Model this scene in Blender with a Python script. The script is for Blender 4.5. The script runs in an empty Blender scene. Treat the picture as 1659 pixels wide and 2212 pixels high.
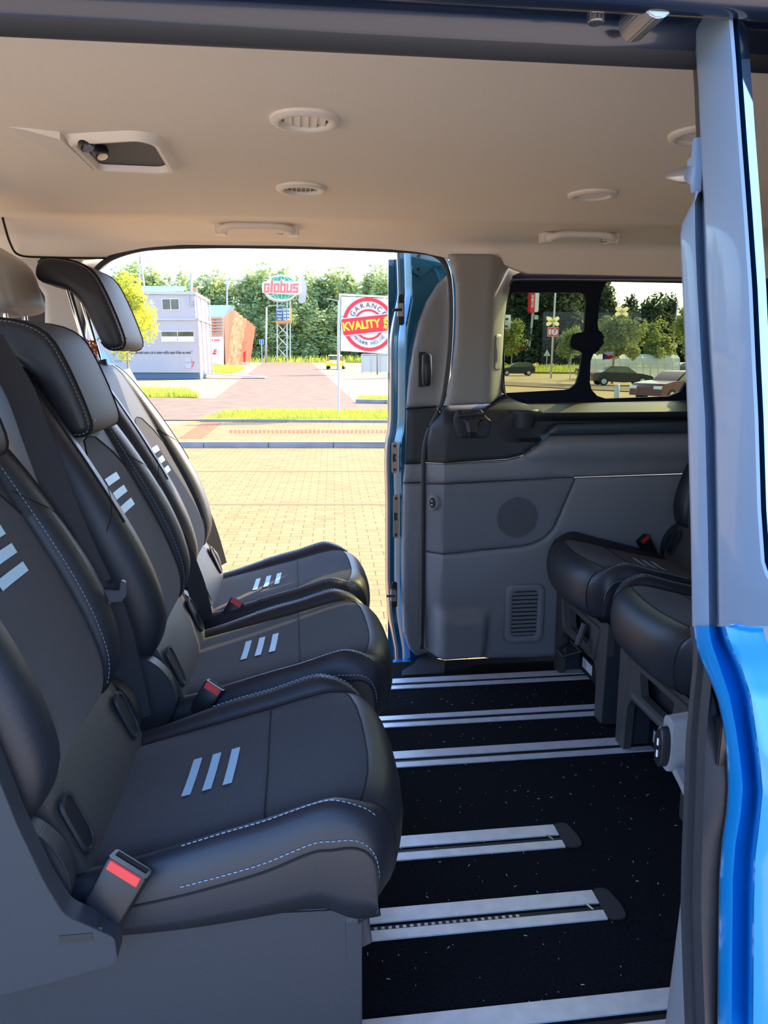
import bpy, bmesh, math, random
from mathutils import Vector, Matrix, noise
random.seed(7)
SC = bpy.context.scene
COL = SC.collection
PI = math.pi
# ------------------------------------------------------------------ camera
EYE = Vector((0, 0, 1.6)); FPX = 1600.0; PITCH = math.radians(11.9); YAW = math.radians(6.9)
FW = Vector((math.sin(YAW)*math.cos(PITCH), math.cos(YAW)*math.cos(PITCH), -math.sin(PITCH)))
RT = Vector((math.cos(YAW), -math.sin(YAW), 0)); UP = RT.cross(FW)
cd = bpy.data.cameras.new('camera'); cam = bpy.data.objects.new('camera', cd); COL.objects.link(cam)
cam.matrix_world = Matrix(((RT.x, UP.x, -FW.x, 0), (RT.y, UP.y, -FW.y, 0), (RT.z, UP.z, -FW.z, 1.6), (0, 0, 0, 1)))
cd.sensor_fit = 'VERTICAL'; cd.sensor_height = 36; cd.lens = 36*FPX/2212; cd.clip_start = .02; cd.clip_end = 2000
SC.camera = cam
# ------------------------------------------------------------------ world, sun, exposure
SUN_AZ, SUN_EL = math.radians(34), math.radians(34)      # azimuth from +X towards +Y
w = bpy.data.worlds.new('sky'); SC.world = w; w.use_nodes = True
nt = w.node_tree; nt.nodes.clear()
sky = nt.nodes.new('ShaderNodeTexSky'); sky.sky_type = 'NISHITA'; sky.sun_disc = False
sky.sun_elevation = SUN_EL; sky.sun_rotation = PI/2-SUN_AZ; sky.air_density = 1.0; sky.dust_density = 2.6; sky.ozone_density = 1.6
bg = nt.nodes.new('ShaderNodeBackground'); bg.inputs['Strength'].default_value = .60
wo = nt.nodes.new('ShaderNodeOutputWorld')
tint = nt.nodes.new('ShaderNodeMixRGB'); tint.blend_type = 'MULTIPLY'; tint.inputs[0].default_value = 1; tint.inputs[2].default_value = (.80, .95, 1.22, 1)
nt.links.new(sky.outputs[0], tint.inputs[1]); nt.links.new(tint.outputs[0], bg.inputs[0]); nt.links.new(bg.outputs[0], wo.inputs[0])
sl = bpy.data.lights.new('sun', 'SUN'); sl.energy = 8.6; sl.color = (1, .78, .50); sl.angle = math.radians(.6)
so = bpy.data.objects.new('sun', sl); COL.objects.link(so)
sd = Vector((math.cos(SUN_AZ)*math.cos(SUN_EL), math.sin(SUN_AZ)*math.cos(SUN_EL), math.sin(SUN_EL)))
so.rotation_euler = sd.to_track_quat('Z', 'Y').to_euler()
SC.view_settings.view_transform = 'Standard'; SC.view_settings.look = 'None'
SC.view_settings.exposure = .72; SC.view_settings.gamma = 1; SC.view_settings.use_curve_mapping = False
SC.cycles.max_bounces = 10; SC.cycles.diffuse_bounces = 6; SC.cycles.transparent_max_bounces = 12
SC.cycles.sample_clamp_indirect = 6

# ------------------------------------------------------------------ helpers
def at(px, py, x=None, y=None, z=None):
    """the point where the view line through a photo pixel meets the plane x=, y= or z="""
    d = FW+RT*((px-829.5)/FPX)-UP*((py-1106)/FPX)
    t = x/d.x if x is not None else y/d.y if y is not None else (z-1.6)/d.z
    return EYE+d*t
def ss(a, b, v):
    t = max(0., min(1., (v-a)/(b-a))); return t*t*(3-2*t)
def lerp(pts, v):
    if v <= pts[0][0]: return pts[0][1]
    for (a, b), (c, d) in zip(pts, pts[1:]):
        if v <= c: return b+(d-b)*(v-a)/(c-a) if c > a else d
    return pts[-1][1]
def mat(name, col, rough=.6, metal=0., noise_amt=0., scale=50., bump=0., col2=None, spec=.5, coat=0., sheen=0., bscale=None, emit=0, detail=3):
    m = bpy.data.materials.new(name); m.use_nodes = True; n = m.node_tree; b = n.nodes['Principled BSDF']
    b.inputs['Base Color'].default_value = (*col, 1); b.inputs['Roughness'].default_value = rough
    b.inputs['Metallic'].default_value = metal; b.inputs['Specular IOR Level'].default_value = spec
    b.inputs['Coat Weight'].default_value = coat; b.inputs['Coat Roughness'].default_value = .06
    b.inputs['Sheen Weight'].default_value = sheen
    if emit: b.inputs['Emission Color'].default_value = (*col, 1); b.inputs['Emission Strength'].default_value = emit
    if noise_amt or col2:
        tc = n.nodes.new('ShaderNodeTexCoord'); t = n.nodes.new('ShaderNodeTexNoise'); t.inputs['Scale'].default_value = scale; t.inputs['Detail'].default_value = detail
        r = n.nodes.new('ShaderNodeValToRGB'); c2 = col2 or tuple(c*(1-noise_amt) for c in col)
        r.color_ramp.elements[0].color = (*c2, 1); r.color_ramp.elements[1].color = (*col, 1)
        r.color_ramp.elements[0].position = .35; r.color_ramp.elements[1].position = .65
        n.links.new(tc.outputs['Object'], t.inputs['Vector']); n.links.new(t.outputs[0], r.inputs[0]); n.links.new(r.outputs[0], b.inputs['Base Color'])
    if bump:
        tc = n.nodes.new('ShaderNodeTexCoord'); t = n.nodes.new('ShaderNodeTexNoise'); t.inputs['Scale'].default_value = bscale or scale; t.inputs['Detail'].default_value = 4
        bp = n.nodes.new('ShaderNodeBump'); bp.inputs['Strength'].default_value = bump; bp.inputs['Distance'].default_value = .002
        n.links.new(tc.outputs['Object'], t.inputs['Vector']); n.links.new(t.outputs[0], bp.inputs['Height']); n.links.new(bp.outputs[0], b.inputs['Normal'])
    return m
def glassy(name, tint, refl=.08, col=(1, 1, 1)):
    m = bpy.data.materials.new(name); m.use_nodes = True; n = m.node_tree; n.nodes.clear()
    o = n.nodes.new('ShaderNodeOutputMaterial'); mx = n.nodes.new('ShaderNodeMixShader'); tr = n.nodes.new('ShaderNodeBsdfTransparent'); g = n.nodes.new('ShaderNodeBsdfGlossy')
    tr.inputs[0].default_value = (*tint, 1); g.inputs[0].default_value = (*col, 1); g.inputs['Roughness'].default_value = .02; mx.inputs[0].default_value = refl
    n.links.new(tr.outputs[0], mx.inputs[1]); n.links.new(g.outputs[0], mx.inputs[2]); n.links.new(mx.outputs[0], o.inputs[0]); return m

M = {}
M['ceilplastic'] = mat('beige ceiling plastic', (.80, .73, .65), .5)
M['headliner'] = mat('headliner fabric', (.90, .79, .66), .95, noise_amt=.06, scale=400, bump=.15, bscale=900)
M['trim'] = mat('grey trim plastic', (.20, .205, .215), .55, bump=.12, bscale=1200)
M['beige'] = mat('beige pillar trim', (.58, .53, .47), .6, bump=.1, bscale=1200)
M['mesh'] = mat('grey perforated trim', (.155, .16, .17), .6, bump=.5, bscale=700)
M['dark'] = mat('charcoal trim plastic', (.022, .024, .029), .5, bump=.15, bscale=1200)
M['black'] = mat('black plastic', (.008, .009, .012), .4)
M['rubber'] = mat('rubber seal', (.03, .032, .038), .6)
M['carpet'] = mat('black carpet', (.009, .010, .014), 1., noise_amt=.6, scale=180, bump=1., bscale=320, spec=.15)
M['alu'] = mat('brushed aluminium', (.86, .88, .92), .45, .45, noise_amt=.12, scale=30)
M['aludark'] = mat('rail slot', (.01, .01, .014), .5)
M['leather'] = mat('black leatherette', (.016, .019, .026), .42, bump=.25, bscale=700, spec=.5)
M['leather2'] = mat('skylit nose leatherette', (.024, .027, .033), .42, bump=.2, bscale=700, spec=.45)  # lighter copy of the black leatherette, skylight on the nose put into the colour
M['leather3'] = mat('matt charcoal leatherette', (.034, .037, .042), .6, bump=.2, bscale=700, spec=.22)  # lighter copy of the leatherette; skylight on headrest pads is in the colour
M['fabric'] = mat('grey melange fabric', (.050, .050, .056), .95, noise_amt=.55, scale=1100, bump=.5, bscale=1200, spec=.2, sheen=.15)
M['plastic'] = mat('seat base plastic', (.023, .029, .038), .55, bump=.3, bscale=900)
M['stripe'] = mat('pale blue stripe', (.36, .58, .72), .5, noise_amt=.12, scale=600)
M['stitch'] = mat('pale blue thread', (.30, .42, .55), .7)
M['crease'] = mat('seam groove shade', (.006, .006, .008), .9)  # near-black for seam lines, the groove shade put into the colour
M['chrome'] = mat('chrome', (.8, .8, .82), .12, 1.)
M['steel'] = mat('steel', (.5, .5, .52), .3, .9)
M['red'] = mat('red button', (.75, .03, .025), .4)
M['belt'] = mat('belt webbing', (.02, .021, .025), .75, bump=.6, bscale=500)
M['beltlit'] = mat('daylit belt webbing', (.06, .058, .055), .7, bump=.6, bscale=500)  # lighter copy of the webbing with daylight put into its colour
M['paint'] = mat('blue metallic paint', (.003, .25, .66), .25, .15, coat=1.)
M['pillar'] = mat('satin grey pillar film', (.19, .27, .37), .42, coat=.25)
M['headrest'] = mat('light grey leatherette', (.36, .34, .32), .5, bump=.2, bscale=700)
M['orange'] = mat('orange clip plastic', (.85, .16, .02), .3, noise_amt=.6, scale=120)
M['label'] = mat('white label', (.75, .78, .82), .5)
M['ink'] = mat('black ink', (.02, .02, .02), .6)
M['frit'] = mat('black window frit', (.004, .007, .016), .6, spec=.15)
M['glass'] = glassy('privacy glass', (.37, .40, .23), .015)
M['skinglass'] = mat('dark reflective side glass', (.20, .30, .44), .04, 1.)
M['sticker'] = mat('cream sticker', (.70, .72, .58), .6)
M['plastic2'] = mat('warm-lit base plastic', (.062, .056, .054), .5, bump=.3, bscale=900)  # base plastic with warm daylight from the far opening put into its colour
_n = M['sticker'].node_tree; _t = _n.nodes.new('ShaderNodeBsdfTranslucent'); _t.inputs[0].default_value = (.95, .95, .75, 1); _m = _n.nodes.new('ShaderNodeMixShader'); _m.inputs[0].default_value = .6; _n.links.new(_n.nodes['Principled BSDF'].outputs[0], _m.inputs[1]); _n.links.new(_t.outputs[0], _m.inputs[2]); _n.links.new(_m.outputs[0], _n.nodes['Material Output'].inputs[0])

def finish(o, label=None, cat=None, group=None, kind=None):
    if label: o['label'] = label
    if cat: o['category'] = cat
    if group: o['group'] = group
    if kind: o['kind'] = kind
    return o
def link(name, me, parent=None):
    o = bpy.data.objects.new(name, me); COL.objects.link(o)
    if parent: o.parent = parent
    return o
def thing(name, label, cat, loc=(0, 0, 0), rz=0, group=None):
    o = bpy.data.objects.new(name, None); COL.objects.link(o); o.location = loc; o.rotation_euler = (0, 0, rz); o.empty_display_size = .1
    return finish(o, label, cat, group)
class MB:
    def __init__(s): s.v = []; s.f = []; s.mi = []; s.ms = []
    def m(s, mt):
        if mt not in s.ms: s.ms.append(mt)
        return s.ms.index(mt)
    def add(s, vs, fs, mt):
        b = len(s.v); s.v += [tuple(v) for v in vs]; k = s.m(mt)
        for f in fs: s.f.append(tuple(i+b for i in f)); s.mi.append(k)
        return s
    def box(s, c, d, mt, R=None):
        c = Vector(c); vs = []
        for sx in (-1, 1):
            for sy in (-1, 1):
                for sz in (-1, 1):
                    v = Vector((sx*d[0]/2, sy*d[1]/2, sz*d[2]/2)); vs.append(c+(R @ v if R else v))
        return s.add(vs, [(0, 1, 3, 2), (4, 6, 7, 5), (0, 4, 5, 1), (2, 3, 7, 6), (0, 2, 6, 4), (1, 5, 7, 3)], mt)
    def tube(s, pts, r, mt, n=8, caps=True, sc=None):
        pts = [Vector(p) for p in pts]; rings = []
        for i, p in enumerate(pts):
            t = (pts[min(i+1, len(pts)-1)]-pts[max(i-1, 0)]).normalized()
            a = Vector((0, 0, 1)) if abs(t.z) < .9 else Vector((1, 0, 0))
            u = t.cross(a).normalized(); v = t.cross(u)
            rr = r[i] if isinstance(r, (list, tuple)) else r
            rings.append([p+u*math.cos(2*PI*k/n)*rr+v*math.sin(2*PI*k/n)*rr*(sc or 1) for k in range(n)])
        vs = [q for g in rings for q in g]; fs = []
        for i in range(len(pts)-1):
            for k in range(n): fs.append((i*n+k, i*n+(k+1) % n, (i+1)*n+(k+1) % n, (i+1)*n+k))
        if caps: fs += [tuple(range(n-1, -1, -1)), tuple((len(pts)-1)*n+k for k in range(n))]
        return s.add(vs, fs, mt)
    def loft(s, rings, mt, caps=True, mf=None, closed=True):
        n = len(rings[0]); vs = [q for g in rings for q in g]; b = len(s.v); s.v += [tuple(v) for v in vs]
        for i in range(len(rings)-1):
            for k in range(n if closed else n-1):
                s.f.append((b+i*n+k, b+i*n+(k+1) % n, b+(i+1)*n+(k+1) % n, b+(i+1)*n+k)); s.mi.append(s.m(mf(i, k) if mf else mt))
        if caps and closed:
            s.f.append(tuple(b+k for k in range(n-1, -1, -1))); s.mi.append(s.m(mt)); s.f.append(tuple(b+(len(rings)-1)*n+k for k in range(n))); s.mi.append(s.m(mt))
        return s
    def prism(s, pts, h, mt):          # pts: 3D polygon, h: extrusion vector
        pts = [Vector(p) for p in pts]; h = Vector(h); n = len(pts)
        return s.add(pts+[p+h for p in pts], [tuple(range(n-1, -1, -1)), tuple(range(n, 2*n))]+[(i, (i+1) % n, n+(i+1) % n, n+i) for i in range(n)], mt)
    def ribbon(s, pts, wv, mt, th=.0015):
        a = [Vector(p) for p in pts]; L = []
        for i, p in enumerate(a):
            wd = Vector(wv[i] if isinstance(wv, list) else wv)/2; t = (a[min(i+1, len(a)-1)]-a[max(i-1, 0)]).normalized(); nn = t.cross(wd).normalized()*th
            L.append([p-wd-nn, p+wd-nn, p+wd+nn, p-wd+nn])
        return s.loft(L, mt)
    def build(s, name, parent=None, smooth=False, bevel=0, fix=True):
        me = bpy.data.meshes.new(name); me.from_pydata(s.v, [], s.f)
        for mt in s.ms: me.materials.append(mt)
        me.polygons.foreach_set('material_index', s.mi)
        if fix:
            bm = bmesh.new(); bm.from_mesh(me); bmesh.ops.recalc_face_normals(bm, faces=bm.faces)
            if bevel: bmesh.ops.bevel(bm, geom=list(bm.edges), offset=bevel, segments=2, affect='EDGES', clamp_overlap=True)
            bm.to_mesh(me); bm.free()
        if smooth:
            me.polygons.foreach_set('use_smooth', [True]*len(me.polygons))
            if smooth is not True: me.set_sharp_from_angle(angle=math.radians(smooth))
        me.update(); return link(name, me, parent)
def copy_tree(o, parent=None):
    c = o.copy(); COL.objects.link(c); c.parent = parent
    for ch in o.children: copy_tree(ch, c)
    return c
def smoothline(pts, n=6):
    out = []; P = [Vector(p) for p in pts]
    for i in range(len(P)-1):
        p0 = P[max(i-1, 0)]; p1 = P[i]; p2 = P[i+1]; p3 = P[min(i+2, len(P)-1)]
        for k in range(n):
            t = k/n; out.append(.5*((2*p1)+(p2-p0)*t+(2*p0-5*p1+4*p2-p3)*t*t+(3*p1-p0-3*p2+p3)*t**3))
    out.append(P[-1]); return out
_tc = {}
def textmesh(txt, size=1., bold=0.):
    key = (txt, bold)
    if key not in _tc:
        c = bpy.data.curves.new('t', 'FONT'); c.body = txt; c.size = 1; c.offset = bold; c.align_x = 'CENTER'; c.align_y = 'CENTER'; c.resolution_u = 3
        o = bpy.data.objects.new('t', c); COL.objects.link(o); dg = bpy.context.evaluated_depsgraph_get(); me = bpy.data.meshes.new_from_object(o.evaluated_get(dg))
        _tc[key] = ([v.co.copy() for v in me.vertices], [tuple(p.vertices) for p in me.polygons]); bpy.data.objects.remove(o); bpy.data.meshes.remove(me); bpy.data.curves.remove(c)
    vs, fs = _tc[key]; return [v*size for v in vs], fs
def put_text(mb, txt, org, ux, uy, size, mt, bold=0., sx=1., shear=0.):
    vs, fs = textmesh(txt, size, bold); org, ux, uy = Vector(org), Vector(ux), Vector(uy)
    mb.add([org+ux*(v.x*sx+v.y*shear)+uy*v.y for v in vs], fs, mt)
def arc_text(mb, txt, c, ux, uy, R, a0, a1, size, mt, flip=False, bold=0.):
    n = len(txt)
    for i, ch in enumerate(txt):
        if ch == ' ': continue
        a = math.radians(a0+(a1-a0)*i/(n-1)); ca, sa = math.cos(a), math.sin(a); o = Vector(c)+Vector(ux)*ca*R+Vector(uy)*sa*R
        up = (Vector(ux)*ca+Vector(uy)*sa)*(-1 if flip else 1); rt = (Vector(ux)*sa-Vector(uy)*ca)*(-1 if flip else 1)
        put_text(mb, ch, o, rt, up, size, mt, bold)
def inpoly(x, z, P):
    r = False; n = len(P)
    for i in range(n):
        (a, b), (c, d) = P[i], P[(i+1) % n]
        if (b > z) != (d > z) and x < (c-a)*(z-b)/(d-b)+a: r = not r
    return r
def pdist(x, z, P):
    m = 9; n = len(P)
    for i in range(n):
        (a, b), (c, d) = P[i], P[(i+1) % n]; L = (c-a)**2+(d-b)**2 or 1e-9; t = max(0, min(1, ((x-a)*(c-a)+(z-b)*(d-b))/L))
        m = min(m, math.hypot(x-a-t*(c-a), z-b-t*(d-b)))
    return m
def panel(name, P, yf, mt, parent=None, cut=.012, r=.006, th=.02, side=1):
    """a moulded panel: outline P in (x,z), surface depth y=yf(x,z), rolled edges of radius r, thickness th going outboard"""
    bm = bmesh.new(); f = bm.faces.new([bm.verts.new((x, 0, z)) for x, z in P])
    bmesh.ops.inset_region(bm, faces=[f], thickness=r*.3, use_even_offset=True)
    bmesh.ops.inset_region(bm, faces=[g for g in bm.faces if all(pdist(v.co.x, v.co.z, P) > 1e-5 for v in g.verts)], thickness=r*.7, use_even_offset=True)
    bmesh.ops.triangulate(bm, faces=[g for g in bm.faces if len(g.verts) > 4])
    xs = [p[0] for p in P]; zs = [p[1] for p in P]
    for ax, lo, hi in ((0, min(xs), max(xs)), (2, min(zs), max(zs))):
        k = math.ceil(lo/cut)
        while k*cut < hi:
            co = [0, 0, 0]; co[ax] = k*cut; no = [0, 0, 0]; no[ax] = 1
            bmesh.ops.bisect_plane(bm, geom=list(bm.verts)+list(bm.edges)+list(bm.faces), dist=1e-6, plane_co=co, plane_no=no); k += 1
    be = [e for e in bm.edges if e.is_boundary]
    for v in bm.verts:
        d = pdist(v.co.x, v.co.z, P); q = max(0, 1-d/r); v.co.y = yf(v.co.x, v.co.z)+side*r*(1-math.sqrt(max(0, 1-q*q)))
    g = bmesh.ops.extrude_edge_only(bm, edges=be)
    for v in [e for e in g['geom'] if isinstance(e, bmesh.types.BMVert)]: v.co.y += side*th
    bmesh.ops.recalc_face_normals(bm, faces=bm.faces)
    me = bpy.data.meshes.new(name); bm.to_mesh(me); bm.free(); me.materials.append(mt)
    me.polygons.foreach_set('use_smooth', [True]*len(me.polygons)); me.set_sharp_from_angle(angle=math.radians(60))
    return link(name, me, parent)
def holed(name, outer, holes, mt, parent=None, th=(0, .01, 0)):
    """flat plate with holes, thickness th"""
    bm = bmesh.new(); es = []
    for L in [outer]+holes:
        vs = [bm.verts.new(p) for p in L]
        for i in range(len(vs)): es.append(bm.edges.new((vs[i], vs[(i+1) % len(vs)])))
    bmesh.ops.triangle_fill(bm, use_beauty=True, edges=es)
    g = bmesh.ops.extrude_face_region(bm, geom=list(bm.faces))
    for v in [e for e in g['geom'] if isinstance(e, bmesh.types.BMVert)]: v.co += Vector(th)
    bmesh.ops.recalc_face_normals(bm, faces=bm.faces)
    me = bpy.data.meshes.new(name); bm.to_mesh(me); bm.free(); me.materials.append(mt); return link(name, me, parent)
def rrect(x0, x1, z0, z1, r, n=5):
    o = []
    for cx, cz, a in ((x1-r, z1-r, 0), (x0+r, z1-r, 90), (x0+r, z0+r, 180), (x1-r, z0+r, 270)):
        for k in range(n+1):
            t = math.radians(a+90*k/n); o.append((cx+r*math.cos(t), cz+r*math.sin(t)))
    return o
def rounded(P, r, n=4):
    """round every corner of a 2D polygon; r may be a list"""
    o = []; N = len(P)
    for i in range(N):
        p = Vector(P[i]); a = Vector(P[i-1])-p; b = Vector(P[(i+1) % N])-p; rr = min(r[i] if isinstance(r, (list, tuple)) else r, a.length*.45, b.length*.45)
        A = p+a.normalized()*rr; B = p+b.normalized()*rr
        for k in range(n+1):
            t = k/n; q = A*(1-t)**2+p*2*t*(1-t)+B*t*t; o.append(tuple(q))
    return o

# ================================================================== VAN SHELL
def W(pts, y=2.22):
    o = []
    for p in pts:
        q = at(p[0], p[1], y=p[2] if len(p) > 2 else y); o.append((q.x, q.z))
    return o
def struct(o): o['kind'] = 'structure'; return o
FZ = .6
b = MB(); b.box((.1, 1.44, FZ-.03), (3.6, 1.70, .06), M['carpet']); b.box((.1, 1.44, FZ-.12), (3.6, 1.72, .12), M['black'])
struct(b.build('floor'))
# carpet lint: tiny pale fibres lying on the pile
b = MB()
for i in range(420):
    x = random.uniform(.08, 1.0); y = random.uniform(.75, 2.15); a = random.uniform(0, PI); l = random.choice([.001, .0015, .002, .006]) ; wd = .0004 if l > .003 else .0005
    b.box((x, y, FZ+.001), (l, wd*2, .0006), M['label'], Matrix.Rotation(a, 3, 'Z'))
finish(b.build('carpet_lint'), 'pale specks of lint scattered over the black carpet', 'lint', kind='stuff')
# headliner, swept along the van
prof = [(.60, 1.832), (.606, 1.838), (.64, 1.840), (.678, 1.845), (.690, 1.852), (.70, 1.866), (.74, 1.890), (.82, 1.918), (.95, 1.936), (1.1, 1.944), (1.3, 1.946), (1.5, 1.946), (1.7, 1.945), (1.8, 1.944), (1.88, 1.941), (1.94, 1.934), (1.99, 1.938), (2.06, 1.944), (2.13, 1.940), (2.18, 1.930), (2.22, 1.918)]
ZE = [(-.75, 1.864), (-.58, 1.862), (-.53, 1.868), (-.47, 1.884), (-.40, 1.898), (-.30, 1.907), (0, 1.909), (.28, 1.905), (.38, 1.898), (.46, 1.882), (.62, 1.872), (.70, 1.842), (1.9, 1.836)]
xs = [-1.6+i*.035 for i in range(101)]; rings = []
for x in xs:
    ze = lerp(ZE, x); pr = smoothline([(0, y, z) for y, z in prof]+[(0, 2.24, ze+.012+.3*(1.90-ze)), (0, 2.252, ze)], 3)
    rings.append([(x, q.y, q.z) for q in pr]+[(x, 2.275, ze), (x, 2.30, 1.97), (x, .60, 1.97)])
b = MB(); b.loft(rings, M['headliner']); struct(b.build('ceiling', smooth=40))
b = MB(); b.box((.15, 1.42, 2.0), (3.6, 1.84, .05), M['pillar']); struct(b.build('trim_10'))
# door header above the near opening
b = MB()
hp = [(.605, 1.828), (.600, 1.818), (.590, 1.815), (.578, 1.822), (.572, 1.834), (.560, 1.838), (.545, 1.836), (.535, 1.826), (.522, 1.822), (.510, 1.828), (.50, 1.85), (.49, 1.90), (.50, 1.97), (.60, 1.97)]
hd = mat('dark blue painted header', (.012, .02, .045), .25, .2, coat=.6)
sm = smoothline([(0, y, z) for y, z in hp], 3)
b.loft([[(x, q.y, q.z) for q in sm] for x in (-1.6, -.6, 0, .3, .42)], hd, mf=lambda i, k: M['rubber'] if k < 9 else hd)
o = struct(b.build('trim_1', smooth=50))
b = MB(); c = at(1350, 12, y=.54); b.box(c+Vector((0, 0, .012)), (.085, .03, .014), M['steel']); b.tube([c+Vector((.015, -.02, -.004)), c+Vector((.015, .02, -.004))], .011, M['steel'], 14); b.tube([c+Vector((-.02, 0, .01)), c+Vector((-.02, 0, -.012))], .006, M['chrome'], 12)
finish(b.build('roller_bracket', bevel=.001), 'steel roller bracket bolted under the dark door header', 'bracket')

def yw(x, z):
    y = 2.212+max(0, .455-x)*.9
    return y
def y_low(x, z):
    y = yw(x, z)
    f = ss(.425, .465, x-.0*(z))*(1-ss(.585, .615, x+max(0, .70-z)*.12))*(1-ss(.765, .805, z-.35*max(0, .50-x)))
    y += .030*(1-ss(.43, .445, x)) * 0
    return y-.032*f+.012*ss(.95, .62, z)
def y_band(x, z):
    y = yw(x, z); k = ss(.60, .80, x)
    prf = lerp([(1.18, 0), (1.235, -.004), (1.275, -.014), (1.30, -.030), (1.33, -.036), (1.352, -.020), (1.36, .01)], z)
    return y+k*prf+.006*(1-ss(1.215, 1.235, z))
def y_belt(x, z):
    y = yw(x, z); k = ss(.60, .76, x)
    A = lerp([(1.2, .0), (1.36, -.002), (1.40, .0), (1.44, .03), (1.47, .07)], z)
    B = lerp([(1.28, -.01), (1.345, -.006), (1.350, .03), (1.40, .03), (1.414, .0), (1.422, -.012), (1.430, -.010), (1.46, .05), (1.48, .085)], z)
    return y+A*(1-k)+B*k-(0 if x > .5 else .0)
def y_pil(x, z):
    return 2.225+max(0, .475-x)*.9*(1 if z < 1.86 else .9)-(z-1.44)*.05+.085*ss(.575, .68, x)+.02*ss(1.84, 1.9, z)*0
wl = W([(917, 1190, 2.27), (958, 1198), (1140, 1179), (1172, 1166), (1195, 1144), (1243, 1033), (1500, 1018), (1500, 1400), (1180, 1410), (1072, 1424), (1050, 1424), (1036, 1414), (935, 1416, 2.24), (915, 1398, 2.27)])
wl[7] = (1.9, wl[6][1]-.01); wl[6] = (1.9, wl[6][1]); wl[7] = (1.9, .62); wl[8] = (.86, .622)
wall = struct(panel('wall_far', rounded(wl, [.002, .002, .02, .02, .02, .002, .001, .001, .01, .01, .01, .02, .02, .02], 3), y_low, M['trim']))
o = panel('speaker_panel', rounded(W([(917, 1045, 2.27), (958, 1047), (1242, 1031), (1193, 1142), (1171, 1164), (1139, 1177), (958, 1196), (917, 1188, 2.27)]), [.004, .001, .006, .02, .02, .02, .001, .004], 3), lambda x, z: yw(x, z)-.001, M['mesh'], wall)
bl = W([(916, 1000, 2.27), (958, 1003), (1098, 993), (1128, 984), (1150, 968), (1178, 946), (1200, 938), (1500, 930), (1500, 1016), (1243, 1030), (958, 1045), (916, 1043, 2.27)])
bl[7] = (1.9, bl[7][1]); bl[8] = (1.9, bl[8][1])
panel('upper_band', rounded(bl, .004, 2), y_band, M['trim'], wall)
dl = W([(973, 877, 2.235), (1060, 873, 2.24), (1092, 852, 2.28), (1112, 864, 2.29), (1132, 872, 2.29), (1500, 860, 2.29), (1500, 929, 2.2), (1200, 936), (1177, 944), (1149, 966), (1126, 982), (1096, 991), (958, 1001), (917, 998, 2.26), (917, 960, 2.265), (930, 920, 2.25), (955, 893, 2.235)])
dl[5] = (1.9, dl[5][1]); dl[6] = (1.9, dl[6][1])
belt = struct(panel('trim_2', rounded(dl, .003, 2), y_belt, M['dark'], cut=.01))
# armrest strip below the window ledge
c = MB(); p = W([(1178, 940), (1204, 916), (1500, 906), (1500, 930)], 2.205); p[2] = (1.9, p[2][1]); p[3] = (1.9, p[3][1])
panel('armrest_strip', p, lambda x, z: 2.203+.018*ss(.80, .74, x), mat('dark blue grey trim', (.035, .045, .058), .45), belt, r=.004)
# pillar trim
pl = W([(966, 552, 2.25), (1060, 550), (1115, 561), (1142, 573), (1155, 597, 2.28), (1125, 606, 2.29), (1103, 625, 2.30), (1092, 655, 2.30), (1086, 700, 2.30), (1084, 770, 2.30), (1086, 832, 2.30), (1092, 850, 2.29), (1060, 872, 2.24), (960, 876, 2.24), (966, 850, 2.25), (975, 800, 2.25), (981, 740, 2.25), (983, 680, 2.25), (981, 620, 2.25), (973, 580, 2.25)])
pil = struct(panel('trim_3', pl, y_pil, M['beige']))
pil.data.materials[0] = mat('warm grey pillar trim', (.27, .26, .25), .6, bump=.1, bscale=1200)
o = panel('belt_cover', rounded(W([(1063, 722), (1084, 722), (1084, 798), (1063, 800)], 2.27), .012, 4), lambda x, z: y_pil(x, z)-.004, pil.data.materials[0], pil, r=.003, th=.01)
# storage hook tray moulded into the dark trim
hk = panel('hook_recess', rounded(W([(990, 886), (1040, 884), (1052, 903), (1062, 908), (1058, 935), (1050, 948), (985, 946), (978, 915), (984, 890)], 2.21), .008, 3), lambda x, z: yw(x, z)-.004+.0*z, M['dark'], belt, r=.003, th=.008)
cc = [at(1019, 905, y=2.205), at(1019, 932, y=2.19), at(1019, 942, y=2.205)]
b = MB(); b.tube([at(990, 898, y=2.203), at(1046, 894, y=2.203)], .006, M['dark'], 10); b.loft([[p+Vector((sx*wd, dy, dz)) for sx, dy, dz in ((-1, -.006, 0), (-.6, -.018, 0), (.6, -.018, 0), (1, -.006, 0), (1, .01, 0), (-1, .01, 0))] for p, wd in ((cc[0], .040), (cc[0]+(cc[1]-cc[0])*.3, .022), (cc[1], .016), (cc[2], .013))], M['dark']); b.build('hook', hk, smooth=40)
# cup holder in the window ledge
b = MB(); c = at(1130, 889, y=2.235); n = 28
b.loft([[c+Vector((math.cos(2*PI*k/n)*r, math.sin(2*PI*k/n)*r*.8, z)) for k in range(n)] for r, z in ((.050, -.004), (.050, .004), (.046, .007), (.041, .004), (.039, -.03), (.036, -.05))], M['dark'], caps=False)
b.add([c+Vector((math.cos(2*PI*k/n)*.037, math.sin(2*PI*k/n)*.03, -.012)) for k in range(n)], [tuple(range(n))], M['black']); b.build('cup_holder', belt, smooth=50)
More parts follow.
